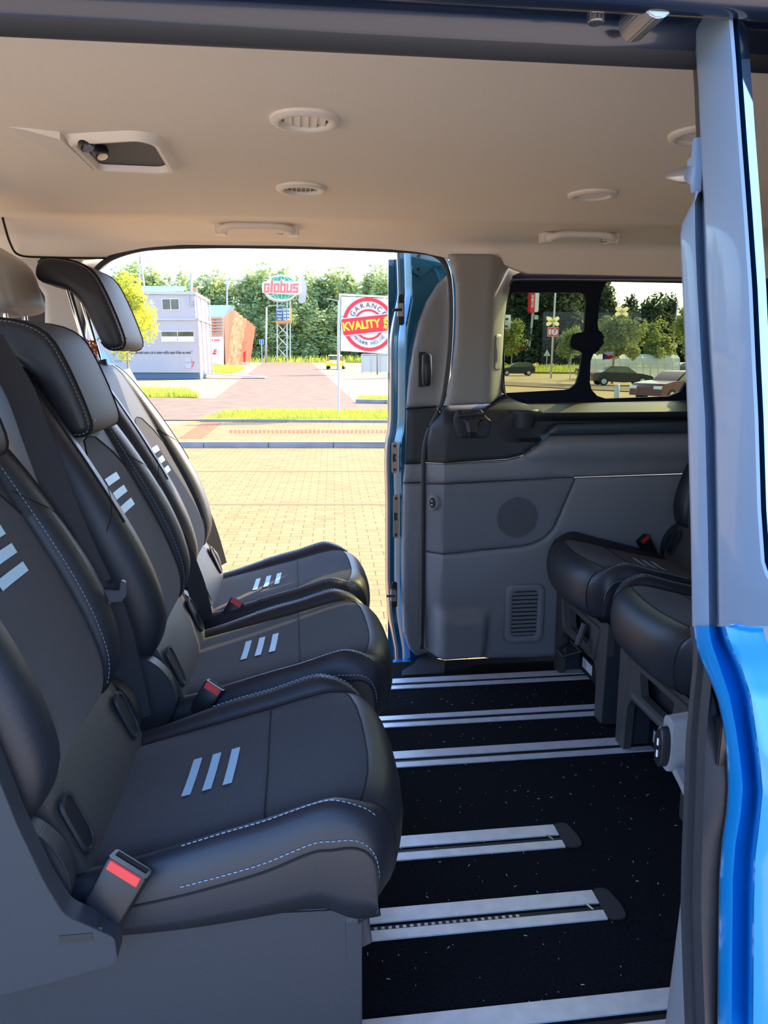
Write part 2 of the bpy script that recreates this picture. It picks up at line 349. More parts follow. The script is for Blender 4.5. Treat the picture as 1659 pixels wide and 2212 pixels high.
# speaker grille: perforated disc of small dark holes on the speaker panel
b = MB(); c = at(1118, 1118, y=2.208); R = .068; s = .0046
b.prism([(c.x+R*math.cos(2*PI*k/40), 2.2085, c.z+R*math.sin(2*PI*k/40)) for k in range(40)], (0, .006, 0), M['mesh'])
for i in range(-17, 18):
    for j in range(-17, 18):
        x = i*s+(j % 2)*s/2; z = j*s*.87
        if x*x+z*z < (R-.003)**2: b.add([(c.x+x+.0016*math.cos(PI/3*k), 2.2079, c.z+z+.0016*math.sin(PI/3*k)) for k in range(6)], [tuple(range(6))], M['black'])
finish(b.build('speaker_grille', wall))
# air outlet grille
b = MB(); g = at(1134, 1327, y=2.2); wv, hv = .064, .098
ring = lambda r, y, e: [(g.x+x, y, g.z+z) for x, z in rrect(-wv-e, wv+e, -hv-e, hv+e, r)]
b.loft([ring(.026, 2.214, .002), ring(.026, 2.203, .0), ring(.022, 2.200, -.004), ring(.02, 2.200, -.016), ring(.014, 2.203, -.021), ring(.012, 2.211, -.023)], M['trim'], caps=False)
b.add([(g.x+x, 2.2085, g.z+z) for x, z in rrect(-wv+.02, wv-.02, -hv+.02, hv-.02, .01)], [tuple(range(24))], M['black'])
sp = (2*hv-.046)/11
for k in range(11):
    z = g.z-hv+.023+sp*(k+.5); b.box((g.x, 2.2055, z), (2*wv-.044, .004, sp*.66), M['trim'], Matrix.Rotation(.35, 3, 'X'))
b.build('air_grille', wall, smooth=40)
# usb socket on the return of the wall
def usb(nm, c, ax, par, mt):
    b = MB(); ax = Vector(ax).normalized(); u = Vector((0, 0, 1)); v = ax.cross(u)
    f = lambda r, h, d: [c+ax*d+u*(h*math.sin(2*PI*k/20))+v*(r*math.cos(2*PI*k/20)) for k in range(20)]
    b.loft([f(.020, .027, -.008), f(.019, .025, .006), f(.015, .021, .010), f(.013, .019, .010)], mt); b.loft([f(.011, .017, .0105), f(.010, .016, .013)], M['black'])
    o = b.build(nm, par, smooth=40); b = MB()
    for dz in (-.006, .0065): b.box(c+ax*.0138+u*dz, (.002, .006, .0022), M['label'], Matrix.Rotation(math.atan2(ax.y, ax.x), 3, 'Z'))
    b.build('usb_port', o); return o
usb('usb_socket', at(938, 1085, y=2.235), (-.7, -.7, 0), wall, M['trim'])
# plastic threshold corner
b = MB(); q = [at(*p, z=FZ+.004) for p in ((915, 1402), (932, 1420), (962, 1426), (960, 1453), (868, 1459), (868, 1448), (895, 1432))]; b.prism(q, (0, 0, -.006), M['rubber']); struct(b.build('trim_4', bevel=.0015))
# left pillar
p = W([(36, 556), (232, 558), (206, 582), (192, 622), (182, 690), (176, 850), (95, 850), (96, 640), (80, 615), (52, 608)], 2.262)
struct(panel('trim_5', rounded(p, .006, 2), lambda x, z: 2.262+.03*ss(-.60, -.55, x), M['beige']))
p = W([(36, 560), (60, 608), (92, 612), (105, 640), (100, 850), (52, 850), (50, 700), (20, 700), (-40, 700), (-40, 560)], 2.28)
b = MB(); b.prism([(x, 2.285, z) for x, z in p], (0, .02, 0), M['dark']); struct(b.build('trim_6'))
b = MB(); b.tube(smoothline([at(-60, 380, z=1.93), at(-2, 447, y=2.03), at(8, 480, y=2.1), at(22, 525, y=2.18), at(42, 551, y=2.236), at(100, 556, y=2.246), at(232, 558, y=2.248)], 5), .003, M['crease'], 6); struct(b.build('trim_7', smooth=True))
# lower front wall behind the left seats
b = MB(); b.box((-1.05, 2.27, 1.05), (.75, .03, .9), M['trim']); struct(b.build('wall_front'))
b = MB(); b.box((1.93, 1.44, 1.28), (.04, 1.7, 1.38), M['dark']); struct(b.build('wall_rear'))
# rubber seal framing the far opening
seal = smoothline([at(px, py, y=2.262) for px, py in ((172, 860), (176, 760), (186, 650), (198, 600), (214, 576), (244, 556), (300, 539), (370, 533), (500, 531), (700, 534), (850, 540), (905, 543), (938, 550), (960, 568), (971, 600), (975, 660), (973, 740), (966, 815), (955, 870), (938, 905), (924, 935), (916, 975), (914, 1040), (913, 1150), (912, 1300), (911, 1400))], 6)
b = MB(); b.tube(seal, .0075, M['rubber'], 10); struct(b.build('trim_8', smooth=True))
# door sill outside
b = MB(); b.box((-.1, 2.32, .55), (1.1, .09, .06), M['paint']); b.box((-.1, 2.285, .585), (1.1, .05, .02), M['rubber']); struct(b.build('trim_9', bevel=.004))

# windows in the far wall
def Y(pts, y): return [(x, y, z) for x, z in W(pts, y)]
YF = 2.288
fo = Y([(1098, 600), (1125, 588), (1500, 588), (1500, 866), (1132, 871), (1105, 862), (1088, 846), (1083, 820), (1082, 760), (1084, 700), (1089, 650)], YF); fo[2] = (1.9, YF, fo[2][2]); fo[3] = (1.9, YF, fo[3][2])
h1 = [(1108, 632), (1252, 632), (1262, 636), (1266, 648), (1262, 718), (1244, 722), (1233, 735), (1232, 745), (1238, 754), (1252, 758), (1258, 762), (1252, 805), (1245, 828), (1234, 838), (1222, 842), (1093, 849), (1090, 830), (1089, 760), (1091, 690), (1096, 650)]
h2 = [(1312, 608), (1512, 612), (1512, 815), (1482, 826), (1470, 846), (1445, 856), (1390, 858), (1308, 861), (1290, 855), (1278, 842), (1274, 825), (1276, 780), (1282, 764), (1294, 757), (1298, 745), (1305, 742), (1300, 736), (1306, 729), (1299, 717), (1293, 712), (1291, 700), (1294, 660), (1300, 628)]
H1 = Y(h1, YF); H2 = Y(h2, YF)
f = struct(holed('window_1', fo, [H1, H2], M['frit'], th=(0, .012, 0)))
def pane(nm, H, y, par):
    b = MB(); cx = sum(p[0] for p in H)/len(H); cz = sum(p[2] for p in H)/len(H)
    b.add([(cx+(p[0]-cx)*1.03, y, cz+(p[2]-cz)*1.03) for p in H], [tuple(range(len(H)))], M['glass']); return b.build(nm, par)
pane('sliding_pane', H1, YF+.004, f); pane('fixed_pane', H2, YF+.009, f)
b = MB(); b.loft([[at(px, py, y=y) for px, py in rounded([(1236, 722), (1262, 716), (1290, 716), (1303, 730), (1305, 742), (1296, 752), (1268, 757), (1240, 754), (1231, 740)], 6, 3)] for y in (YF-.002, YF-.016, YF-.02)], M['frit']); b.build('window_latch', f, smooth=40)
b = MB(); b.tube(smoothline([at(px, py, y=YF-.002) for px, py in ((1500, 607), (1300, 606), (1130, 605), (1103, 612), (1090, 650), (1085, 700), (1083, 790), (1088, 846), (1106, 864), (1134, 873), (1500, 866))], 5), .004, M['rubber'], 8); b.build('window_seal', f, smooth=True)
def xmark(px, py, s, a, lab):
    b = MB(); c = at(px, py, y=YF+.001)
    for d in (1, -1):
        R = Matrix.Rotation(d*a, 3, 'Y'); b.prism([c+Vector((0, -.0006*(d > 0), 0))+R @ Vector((x*s, 0, z*s)) for x, z in rrect(-1, 1, -.26, .26, .25)], (0, .001, 0), M['sticker'])
    finish(b.build('cross_sticker'), lab, 'sticker')
xmark(1194, 694, .023, .52, 'cream cross-shaped sticker on the left sliding window pane'); xmark(1343, 673, .024, .50, 'cream cross-shaped sticker on the right fixed window pane')
b = MB(); c = at(1126, 752, y=YF+.001); b.prism([c+Vector((.020*math.cos(PI*k/12), 0, .021*math.sin(PI*k/12))) for k in range(24)], (0, .001, 0), glassy('frosted sticker', (.75, .8, .85), .02))
rd = mat('dark red print', (.25, .02, .02), .6)
b.prism([c+Vector((x*.001, -.0006, z*.001)) for x, z in ((-9, -2), (-3, 4), (4, 3), (10, 8), (12, 1), (6, -4), (-2, -5), (-6, -8))], (0, .0003, 0), rd)
for x, z in ((-9, 2), (-2, -9), (5, -8), (9, -6), (1, -12)): b.prism([c+Vector(((x+2.4*math.cos(PI*k/3))*.001, -.0008, (z+2.6*math.sin(PI*k/3))*.001)) for k in range(6)], (0, .0003, 0), M['ink'])
finish(b.build('round_sticker'), 'round see-through sticker with red and black emblem on the window', 'sticker')
# flag sticker
b = MB(); P4 = [at(*p, y=YF+.0005) for p in ((1302, 762), (1325, 759), (1323, 775), (1302, 777))]; m1 = (P4[0]+P4[3])/2; m2 = (P4[1]+P4[2])/2
b.prism([P4[0], P4[1], m2, m1], (0, .0008, 0), mat('flag white', (.7, .72, .72), .6)); b.prism([m1, m2, P4[2], P4[3]], (0, .0008, 0), mat('flag red', (.6, .02, .03), .6))
b.prism([p+Vector((0, -.0005, 0)) for p in (P4[0], (m1+m2)/2, P4[3])], (0, .0004, 0), mat('flag blue', (.01, .05, .35), .6)); finish(b.build('flag_sticker'), 'small white, red and blue flag sticker on the right window pane', 'sticker')
b = MB()
for tx, px, py, s in (('SEKURIT', 1208, 827, .005), ('E8  43R-00', 1214, 834, .0038), ('AS2  M-214', 1212, 838, .0036)): put_text(b, tx, at(px, py, y=YF+.002), (1, 0, 0), (0, 0, 1), s, M['ink'])
b.build('glass_marking', f)

# ceiling fittings
def vent(x, y, lab, opened):
    r = thing('ceiling_vent', lab, 'vent', (x, y, 1.946), group='round air vents in the ceiling')
    n = 40; b = MB(); cr = lambda r_, z: [(r_*math.cos(2*PI*k/n), r_*math.sin(2*PI*k/n), z) for k in range(n)]
    b.loft([cr(.052, .001), cr(.052, -.005), cr(.048, -.008), cr(.040, -.009), cr(.036, -.006), cr(.035, .0)], M['ceilplastic'], caps=False); b.build('ring', r, smooth=50)
    b = MB(); b.add(cr(.036, -.0012), [tuple(range(n))], M['black']); b.build('duct', r)
    b = MB()
    for k in range(-3, 4):
        xx = k*.0095; h = math.sqrt(max(0, .034**2-xx*xx))
        if opened: b.box((xx, 0, -.003), (.0012, 2*h, .0035), M['ceilplastic'])
        elif abs(k) < 3: b.box((k*.0125, 0, -.003), (.0122, 2*math.sqrt(max(1e-5, .032**2-(k*.0125)**2)), .0012), M['ceilplastic'], Matrix.Rotation(.22, 3, 'Y'))
    b.build('louvre', r); return r
vent(.027, 1.205, 'large round ceiling vent with closed slats, nearest above the seats', False)
vent(.027, 1.668, 'round ceiling vent with open thin slats, above the left grab handle', True)
vent(.657, 1.654, 'round ceiling vent seen edge-on above the right grab handle', False)
vent(.655, 1.204, 'round ceiling vent half hidden by the near door edge', False)
def handle(x, y, z, lab):
    r = thing('grab_handle', lab, 'handle', (x, y, z), group='ceiling grab handles'); b = MB(); wd = .096
    sec = lambda c, sx, sz, t: [c+Vector((0, sx*math.cos(a), sz*math.sin(a))) if t == 0 else c+Vector((sx*math.cos(a), sz*math.sin(a), 0)) for a in [2*PI*k/12 for k in range(12)]]
    path = smoothline([(-wd, .022, .002), (-wd+.002, -.008, -.014), (-wd+.014, -.030, -.014), (-.05, -.036, -.010), (.05, -.036, -.010), (wd-.014, -.030, -.014), (wd-.002, -.008, -.014), (wd, .022, .002)], 6)
    b.tube(path, [.012 if abs(p.x) > wd-.01 else .0095 for p in path], M['ceilplastic'], 12)
    for s in (-1, 1): b.loft([[(s*wd+dx*k_, dy, -.016+dz) for dx, dz in ((-.014, -.012), (.014, -.012), (.016, .014), (-.016, .014))] for dy, k_ in ((-.016, .9), (.0, 1.05), (.02, 1.1))], M['ceilplastic'])
    b.build('grip', r, smooth=50, bevel=0); b = MB(); b.tube([(.055, -.016, -.012), (.055, -.024, -.026), (.070, -.024, -.026), (.070, -.016, -.012)], .0016, M['chrome'], 6); b.build('coat_hook', r); return r
handle(-.087, 2.13, 1.945, 'beige ceiling grab handle above the open sliding door'); handle(.815, 2.13, 1.940, 'grey ceiling grab handle above the tinted window')
# moulded housing with two knobs in the ceiling
r = thing('ceiling_control_housing', 'sunken beige ceiling housing with two small round knobs', 'housing', (-.28, 1.42, 1.946))
b = MB(); rc = lambda a, c, d, e, z, rr: [(x, y, z) for x, y in rounded([(-.075-a, -.085-c), (.045, -.122-c), (.078+a, -.10-c), (.075+a, .10+c), (.045, .118+c), (-.078-a, .112+c)], rr, 4)]
b.loft([rc(.004, .004, 0, 0, .002, .02), rc(0, 0, 0, 0, -.006, .02), rc(-.006, -.006, 0, 0, -.013, .018), rc(-.012, -.014, 0, 0, -.012, .016), rc(-.016, -.02, 0, 0, -.002, .014)], M['ceilplastic'], caps=False); b.build('bezel', r, smooth=50)
b = MB(); b.add([v for v in rc(-.014, -.016, 0, 0, -.001, .014)], [tuple(range(30))], mat('housing floor', (.10, .10, .105), .7)); b.build('housing_floor', r)
b = MB(); b.loft([[(-.076, -.10, 0), (-.076, .10, 0), (-.076, .105, -.011), (-.076, -.10, -.011)], [(-.122, -.115, 0), (-.122, .02, 0), (-.122, .03, -.003), (-.122, -.115, -.003)], [(-.145, -.118, 0), (-.145, -.09, 0), (-.145, -.09, -.0005), (-.145, -.118, -.0005)]], M['ceilplastic']); b.build('ramp', r, smooth=30)
for px, py in ((187, 312), (218, 330)):
    c = at(px, py, z=1.934)-Vector((-.28, 1.42, 1.946)); b = MB(); ax = Vector((.35, -.3, -.9)).normalized(); b.tube([c-ax*.014, c, c+ax*.006], [.013, .0135, .0115], M['black'], 18); b.tube([c+ax*.006, c+ax*.008], .009, M['chrome'], 18); b.build('knob', r, smooth=40)
# moulded handle recess along the near edge of the ceiling
b = MB(); e = smoothline([at(px, py, y=.690) for px, py in ((240, 76), (275, 80), (300, 85), (335, 82), (480, 88), (590, 94), (600, 98), (645, 98))], 5); b.tube(e, .0035, M['headliner'], 10)
finish(b.build('entry_grip', smooth=True), 'low moulded grip along the near edge of the headliner', 'handle')

# ---------------------------------------------------------------- sliding doors
def loft_px(name, cols, ys, mts, parent=None, smooth=35, spl=True):
    """columns of photo outline points, each column on its own depth plane; mts: material per gap between columns"""
    rings = []
    for py in ys: rings.append([at(lerp([(b_, a_) for a_, b_ in c], py)+dx, py, **pl) for c, dx, pl in cols])
    b = MB(); b.loft(rings, mts[0], closed=False, mf=lambda i, k: mts[k]); return b.build(name, parent, smooth=smooth)
def rng(a, b_, n): return [a+(b_-a)*i/n for i in range(n+1)]
D1 = [(853, 543), (855, 600), (856, 640), (850, 672), (845, 700), (841, 730), (840, 900), (838, 930), (832, 955), (831, 1000), (833, 1080), (833, 1250), (838, 1330), (850, 1400), (852, 1444)]
DB = [(969, 543), (969, 640), (965, 720), (955, 830), (945, 900), (925, 980), (920, 1100), (916, 1380), (916, 1444)]
D = bpy.data.objects.new('door_1', None); COL.objects.link(D); D.location = (.33, 2.32, FZ); struct(D)
def sub(o, par): o.parent = par; o.matrix_parent_inverse = (Matrix.Translation(par.location) @ Matrix.Rotation(par.rotation_euler[2], 4, 'Z')).inverted(); return o
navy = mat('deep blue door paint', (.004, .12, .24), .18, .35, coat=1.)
cols = [(D1, -1, dict(y=2.45)), (D1, 0, dict(y=2.43)), (D1, 5, dict(y=2.385)), (D1, 10, dict(y=2.375)), (D1, 17, dict(y=2.372)), (D1, 21, dict(y=2.352)), (D1, 25, dict(y=2.345)), (D1, 29, dict(y=2.338)), (D1, 35, dict(y=2.33)), (D1, 40, dict(y=2.332)), (DB, 0, dict(y=2.332))]
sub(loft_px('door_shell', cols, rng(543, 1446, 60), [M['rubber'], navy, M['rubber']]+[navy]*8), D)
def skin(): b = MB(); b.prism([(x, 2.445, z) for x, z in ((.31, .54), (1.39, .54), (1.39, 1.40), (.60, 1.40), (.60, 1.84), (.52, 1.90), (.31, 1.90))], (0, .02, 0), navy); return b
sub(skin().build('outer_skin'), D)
b = MB(); b.box((.62, 2.40, .95), (.5, .08, .7), M['dark']); sub(b.build('door_core'), D)
def dpan(nm, pts, y, mt, r=.005):
    return sub(panel(nm, W(pts, y), lambda x, z: y, mt, None, r=r, th=.03), D)
dpan('inner_trim', [(972, 590), (948, 612), (925, 648), (907, 695), (895, 750), (887, 800), (882, 850), (880, 882), (950, 878), (975, 820), (980, 700)], 2.30, M['trim'], .012)
dpan('trim_band', [(880, 885), (950, 880), (935, 1000), (877, 1002)], 2.30, M['dark'])
dpan('trim_strip', [(877, 1004), (930, 1001), (930, 1041), (873, 1043)], 2.30, M['trim'])
dpan('lower_trim', [(873, 1046), (930, 1044), (930, 1410), (900, 1420), (884, 1402), (874, 1372), (870, 1300), (870, 1180)], 2.30, M['trim'], .012)
b = MB(); b.box(at(919, 798, y=2.298), (.052, .006, .112), M['trim']); b.box(at(912, 798, y=2.296), (.022, .005, .106), M['black']); sub(b.build('handle_recess'), D)
b = MB(); hc = [at(922, y_, y=2.275) for y_ in (764, 768, 800, 828, 834)]
b.loft([[c+Vector((.016*math.cos(2*PI*k/16)*s, .012*math.sin(2*PI*k/16)*s, 0)) for k in range(16)] for c, s in zip(hc, (.6, .95, 1.05, .95, .6))], M['black']); sub(b.build('door_handle', smooth=40), D)
# painted triangle hinge cover and latches
b = MB(); b.prism([at(*p, y=2.318) for p in ((888, 544), (938, 552), (958, 572), (935, 578), (918, 592), (908, 598), (895, 590), (888, 570))], (0, .008, 0), navy)
for px, py in ((905, 552), (903, 582)): c = at(px, py, y=2.316); b.tube([c, c-Vector((0, .006, 0))], .006, M['black'], 6)
sub(b.build('hinge_cover', bevel=.001), D)
def latch(py0, py1, pxc, pin, mt, nm):
    b = MB(); a = at(pxc, py0, y=2.335); c = at(pxc, py1, y=2.335); m_ = (a+c)/2; h = (a.z-c.z)/2
    b.prism([m_+Vector((x, 0, z)) for x, z in rrect(-.009, .009, -h, h, .008)], (0, -.004, 0), mt)
    for s in (-1, 1): q = m_+Vector((0, -.004, s*(h-.012))); b.tube([q, q-Vector((0, .004, 0))], .0055, M['black'], 6)
    if pin: b.box(m_+Vector((-.004, -.008, 0)), (.018, .014, .04), M['steel']); b.tube([m_+Vector((0, -.012, 0)), m_+Vector((-.028, -.012, -.001))], [.006, .004], M['black'], 10)
    else: b.prism([m_+Vector((x*.006, -.0045, z*.014)) for x, z in ((-1, -1), (1, -.8), (.4, 0), (1, .8), (-1, 1))], (0, -.001, 0), M['black'])
    sub(b.build(nm, bevel=.0007), D)
bz = mat('bronze plate', (.35, .27, .2), .35, .8)
latch(636, 703, 867, True, M['black'], 'latch_pin'); latch(955, 1022, 852, False, bz, 'latch_plate'); latch(1068, 1162, 855, False, bz, 'guide_plate'); latch(1256, 1312, 852, True, M['black'], 'latch_pin')
b = MB(); b.box(at(862, 1436, y=2.33), (.03, .02, .02), bz); sub(b.build('lower_roller', bevel=.003), D)

# near sliding door, seen along its leading edge
N = bpy.data.objects.new('door_2', None); COL.objects.link(N); N.location = (.32, .5, FZ); struct(N)
GL = [(1493, -40), (1500, 80), (1508, 180), (1513, 300), (1520, 430), (1527, 620), (1536, 780), (1545, 900), (1550, 1150), (1553, 1353)]
GR = [(1576, -40), (1590, 130), (1602, 300), (1614, 460), (1625, 620), (1632, 780), (1638, 900), (1644, 1100), (1652, 1215), (1668, 1262), (1700, 1290), (1900, 1300), (1900, 1353)]
GR2 = [(1580, -40), (1594, 130), (1607, 300), (1619, 460), (1631, 620), (1638, 780), (1644, 900), (1650, 1100), (1658, 1205), (1674, 1248), (1700, 1270), (1900, 1280), (1900, 1353)]
ys = rng(-40, 1353, 50)
gap = mat('blue black gap', (.004, .03, .075), .3)
def clampx(c, m_): return [(min(a, m_), b_) for a, b_ in c]
sub(loft_px('window_frame', [(GL, 0, dict(x=.335)), (GL, 0, dict(x=.304)), (GL, 5, dict(x=.300)), (GR, -8, dict(x=.2985)), (GR, 0, dict(x=.301)), (GR, 1, dict(x=.306)), (GR, 11, dict(x=.306))], ys, [M['pillar']]*4+[gap]*2), N)
sub(loft_px('window_glass', [(GR, 11, dict(x=.306)), (GR, 11.5, dict(x=.304)), (GR, 30, dict(x=.312))], ys, [M['rubber'], M['skinglass']]), N)
FLa = [(1505, 412), (1495, 440), (1469, 492), (1471, 560), (1475, 640), (1481, 800), (1485, 900), (1492, 1150), (1495, 1353)]
FLb = [(1506, 412), (1505, 440), (1506, 520), (1510, 620), (1519, 780), (1527, 900), (1533, 1150), (1536, 1353)]
sub(loft_px('inner_flange', [(FLa, 4, dict(x=.33)), (FLa, 0, dict(x=.309)), (FLa, 5, dict(x=.306)), (FLb, -4, dict(x=.306)), (FLb, 0, dict(x=.310)), (GL, -3, dict(x=.322)), (GL, 3, dict(x=.324))], rng(413, 1353, 40), [M['pillar']]*6), N)
sub(loft_px('inner_flange', [(GL, -9, dict(x=.33)), (GL, 0, dict(x=.31)), (GL, 4, dict(x=.31))], rng(-40, 430, 20), [M['rubber']]*2), N)
BL = [(1496, 1353), (1500, 1385), (1512, 1422), (1532, 1465), (1550, 1512), (1563, 1570), (1570, 1640), (1573, 1700), (1569, 1755), (1560, 1815), (1554, 1890), (1552, 2000), (1550, 2240)]
BM = [(1536, 1353), (1542, 1390), (1560, 1440), (1580, 1500), (1594, 1570), (1604, 1640), (1610, 1700), (1605, 1760), (1594, 1820), (1588, 1900), (1585, 2240)]
BG = [(1557, 1353), (1566, 1385), (1592, 1440), (1612, 1500), (1622, 1570), (1632, 1640), (1638, 1710), (1632, 1770), (1622, 1850), (1619, 1950), (1617, 2240)]
sub(loft_px('painted_edge', [(BL, 3, dict(x=.335)), (BL, 0, dict(x=.309)), (BL, 5, dict(x=.304)), (BM, -5, dict(x=.304)), (BM, 2, dict(x=.309)), (BG, -8, dict(x=.324)), (BG, -2, dict(x=.318)), (BG, 3, dict(x=.301)), (BG, 10, dict(x=.299)), (BG, 30, dict(x=.3025)), (BG, 36, dict(x=.3038)), (BG, 50, dict(x=.3065)), (BG, 90, dict(x=.3145))], rng(1353, 2240, 60), [M['paint']]*12), N)
b = MB(); p_ = [at(px, 1353, x=.301) for px in (1557, 1640)]
b.tube([at(1556, 1352, x=.303), at(1600, 1352, x=.299), at(1700, 1352, x=.32)], .0016, M['paint'], 8); sub(b.build('waist_lip', smooth=True), N)
SLl = [(1499, 1353), (1496, 1440), (1488, 1520), (1481, 1600), (1477, 1720), (1472, 1850), (1470, 1960), (1474, 2080), (1480, 2240)]
sub(loft_px('door_seal', [(SLl, 6, dict(x=.36)), (SLl, 0, dict(x=.335)), (SLl, 10, dict(x=.328)), (SLl, 20, dict(x=.332)), (SLl, 26, dict(x=.328)), (SLl, 44, dict(x=.325)), (BL, -6, dict(x=.34)), (BL, 6, dict(x=.34))], rng(1353, 2240, 50), [M['rubber'], M['rubber'], M['dark'], M['dark'], M['rubber'], M['dark'], M['black']]), N)
b = MB(); b.box((.86, .515, 1.22), (1.02, .02, 1.3), M['trim']); sub(b.build('inner_trim'), N)
b = MB(); b.box(at(1560, 1600, x=.338), (.01, .010, .04), M['black']); sub(b.build('latch', bevel=.001), N)
# guide pin on the leading edge
b = MB(); c = at(1494, 378, x=.305); d = (at(1442, 381, x=.305)-c); d.x = 0; dn = d.normalized()
b.tube([c, c+d*.25, c+d*.9, c+d], [.0062, .0062, .0034, .0018], M['steel'], 14); sub(b.build('guide_pin', smooth=40), N)
b = MB(); b.prism([at(*p, x=.305) for p in ((1484, 345), (1492, 340), (1496, 300), (1505, 296), (1503, 360), (1498, 415), (1492, 418), (1490, 398), (1483, 392))], (.006, 0, 0), M['pillar']); sub(b.build('pin_plate', bevel=.0005), N)
# near wall interior corner with its socket
b = MB(); nw = [(.405, .60), (.41, .655), (.425, .685), (.45, .695), (1.9, .695), (1.9, .60)]
b.loft([[(x-.012*ss(1.2, .6, z), y, z) for x, y in nw] for z in (.60, .8, 1.0, 1.2, 1.3)], M['trim']); nwall = struct(b.build('wall_near', smooth=30))
c = at(1473, 1606, x=.418)
b = MB(); b.loft([[c+Vector((-.018, sx, sz)) for sx, sz in rrect(-.012, .010, -.030, .034, .010)], [c+Vector((.012, sx, sz)) for sx, sz in rrect(-.014, .011, -.034, .037, .010)]], M['trim']); bk = b.build('socket_housing', nwall, smooth=40)
b = MB(); n = 24; f = lambda s, x: [c+Vector((x, -.0+.0095*math.cos(2*PI*k/n)*s, -.002+.024*math.sin(2*PI*k/n)*s)) for k in range(n)]
b.loft([f(1, -.018), f(1, -.026), f(.9, -.028)], M['black']); sk = b.build('usb_socket', nwall, smooth=40)
b = MB()
for dz in (-.008, .006): b.box(c+Vector((-.0285, 0, dz-.002)), (.001, .002, .008), M['label'])
b.build('usb_port', sk)
b = MB(); b.prism([at(*p, x=.40) for p in ((1452, 1668), (1459, 1660), (1478, 1700), (1478, 1722), (1466, 1695))], (.008, 0, 0), M['trim']); b.build('clip_tab', nwall)

# ---------------------------------------------------------------- floor rails
def rail(y0, y1, x0, x1, lab, cap=False, rollers=False):
    r = thing('floor_rail', lab, 'rail', (x1, (y0+y1)/2, FZ), group='aluminium seat rails in the floor'); h = y1-y0; L = x1-x0; z = .003
    sec = [(-h/2, 0), (-h/2, z), (-h/2+.022, z), (-h/2+.022, -.012), (-h/2+.032, -.014), (-h/2+.032, -.001), (-h/2+.040, -.001), (-h/2+.040, z), (h/2-.012, z), (h/2, z), (h/2, 0)]
    b = MB(); b.loft([[(x, y, zz) for y, zz in sec] for x in (-L, 0)], M['alu'], closed=False, mf=lambda i, k: M['aludark'] if 2 <= k <= 4 else M['alu'])
    b.box((-L/2, -h/2+.027, .0008), (L, .0105, .0012), M['aludark']); b.build('rail_profile', r, bevel=0)
    if cap:
        b = MB(); b.prism([(x, y, 0) for x, y in rounded([(0, -h/2-.003), (.036, -h/2-.004), (.040, -.01), (.030, h/2+.004), (0, h/2+.003)], .014, 4)], (0, 0, .004), M['rubber']); b.build('end_cap', r, bevel=.001)
        b = MB(); b.box((-.022, -h/2+.032, .003), (.004, .018, .003), M['steel'], Matrix.Rotation(.4, 3, 'Z')); b.build('stop_pin', r)
    if rollers:
        b = MB()
        for k in range(26): b.box((-.16-k*.013, -h/2+.027, .0018), (.006, .006, .001), M['steel'])
        finish(b.build('cable_chain', r))
rail(.872, .949, -1.1, .63, 'aluminium floor rail nearest the camera along the bottom edge')
rail(1.104, 1.178, -1.1, .542, 'short aluminium rail with black end cap and cable chain in its slot', True, True)
rail(1.307, 1.382, -1.1, .538, 'short aluminium rail with black end cap, second from the camera', True)
rail(1.650, 1.724, -1.1, 1.2, 'aluminium rail running under the nearer right-hand seat')
rail(1.853, 1.917, -1.1, 1.2, 'aluminium rail running under the farther right-hand seat, its near leg')
rail(2.088, 2.160, -1.1, 1.2, 'farthest aluminium rail close to the grey far wall')

# ================================================================== SEATS
U = [(-.275, .350), (-.25, .360), (-.20, .371), (-.15, .382), (-.10, .393), (-.05, .405), (0, .417), (.05, .429), (.09, .437), (.115, .441), (.135, .4405), (.152, .4385), (.167, .433), (.180, .421), (.189, .402), (.193, .375), (.191, .345), (.184, .318), (.168, .300)]
V = [(-.98, 'b', 0), (-1.0, 'b', .35), (-1.004, 'b', .70), (-1.002, 't', -.032), (-.995, 't', -.021), (-.972, 't', -.004), (-.935, 't', .005), (-.885, 't', .009), (-.83, 't', .0075), (-.78, 't', .002), (-.760, 't', -.005), (-.735, 't', -.001), (-.62, 't', .003), (-.45, 't', .003), (-.22, 't', .001), (0, 't', 0)]
VV = V+[(-a, b_, c) for a, b_, c in V[:-1][::-1]]
def cushion_ring(i):
    x, z = U[i]; hw = .212*(.93+.07*ss(-.28, -.05, x)); zb = .325-.024*ss(.1, -.25, x)-.022*ss(.11, .17, x); out = []
    tail = max(0, i-10)/8
    for s, mode, c in VV:
        xx = x-.040*abs(s)**3.6*ss(-.02, .15, x)-.012*(s*s)*ss(.0, .12, x)
        bol = 1+1.2*ss(-.22, -.05, x)*(abs(s) > .76)*(1-ss(.1, .18, x)); top = z
        if mode == 't': zz = top+c*(bol if c > 0 else 1)*(1-tail*.8)
        else: zz = zb+(top-.032-zb)*c
        if i >= 10: zz = max(zz, min(zb, z)) if mode == 'b' else zz
        out.append(Vector((xx, s*hw*(1-.05*tail*tail), zz)))
    return out
def cushion_bm():
    R = [cushion_ring(i) for i in range(len(U))]; n = len(VV)
    cols = [smoothline([r[k] for r in R], 2) for k in range(n)]; R2 = [[cols[k][i] for k in range(n)] for i in range(len(cols[0]))]
    b = MB(); c0, c1 = 10, n-12
    b.loft(R2, M['leather'], mf=lambda i, k: (M['fabric'] if i < 21 else M['leather2']) if c0 <= k <= c1+0 else (M['leather2'] if i > 21 and 6 < k < n-8 else M['leather']))
    return b, R
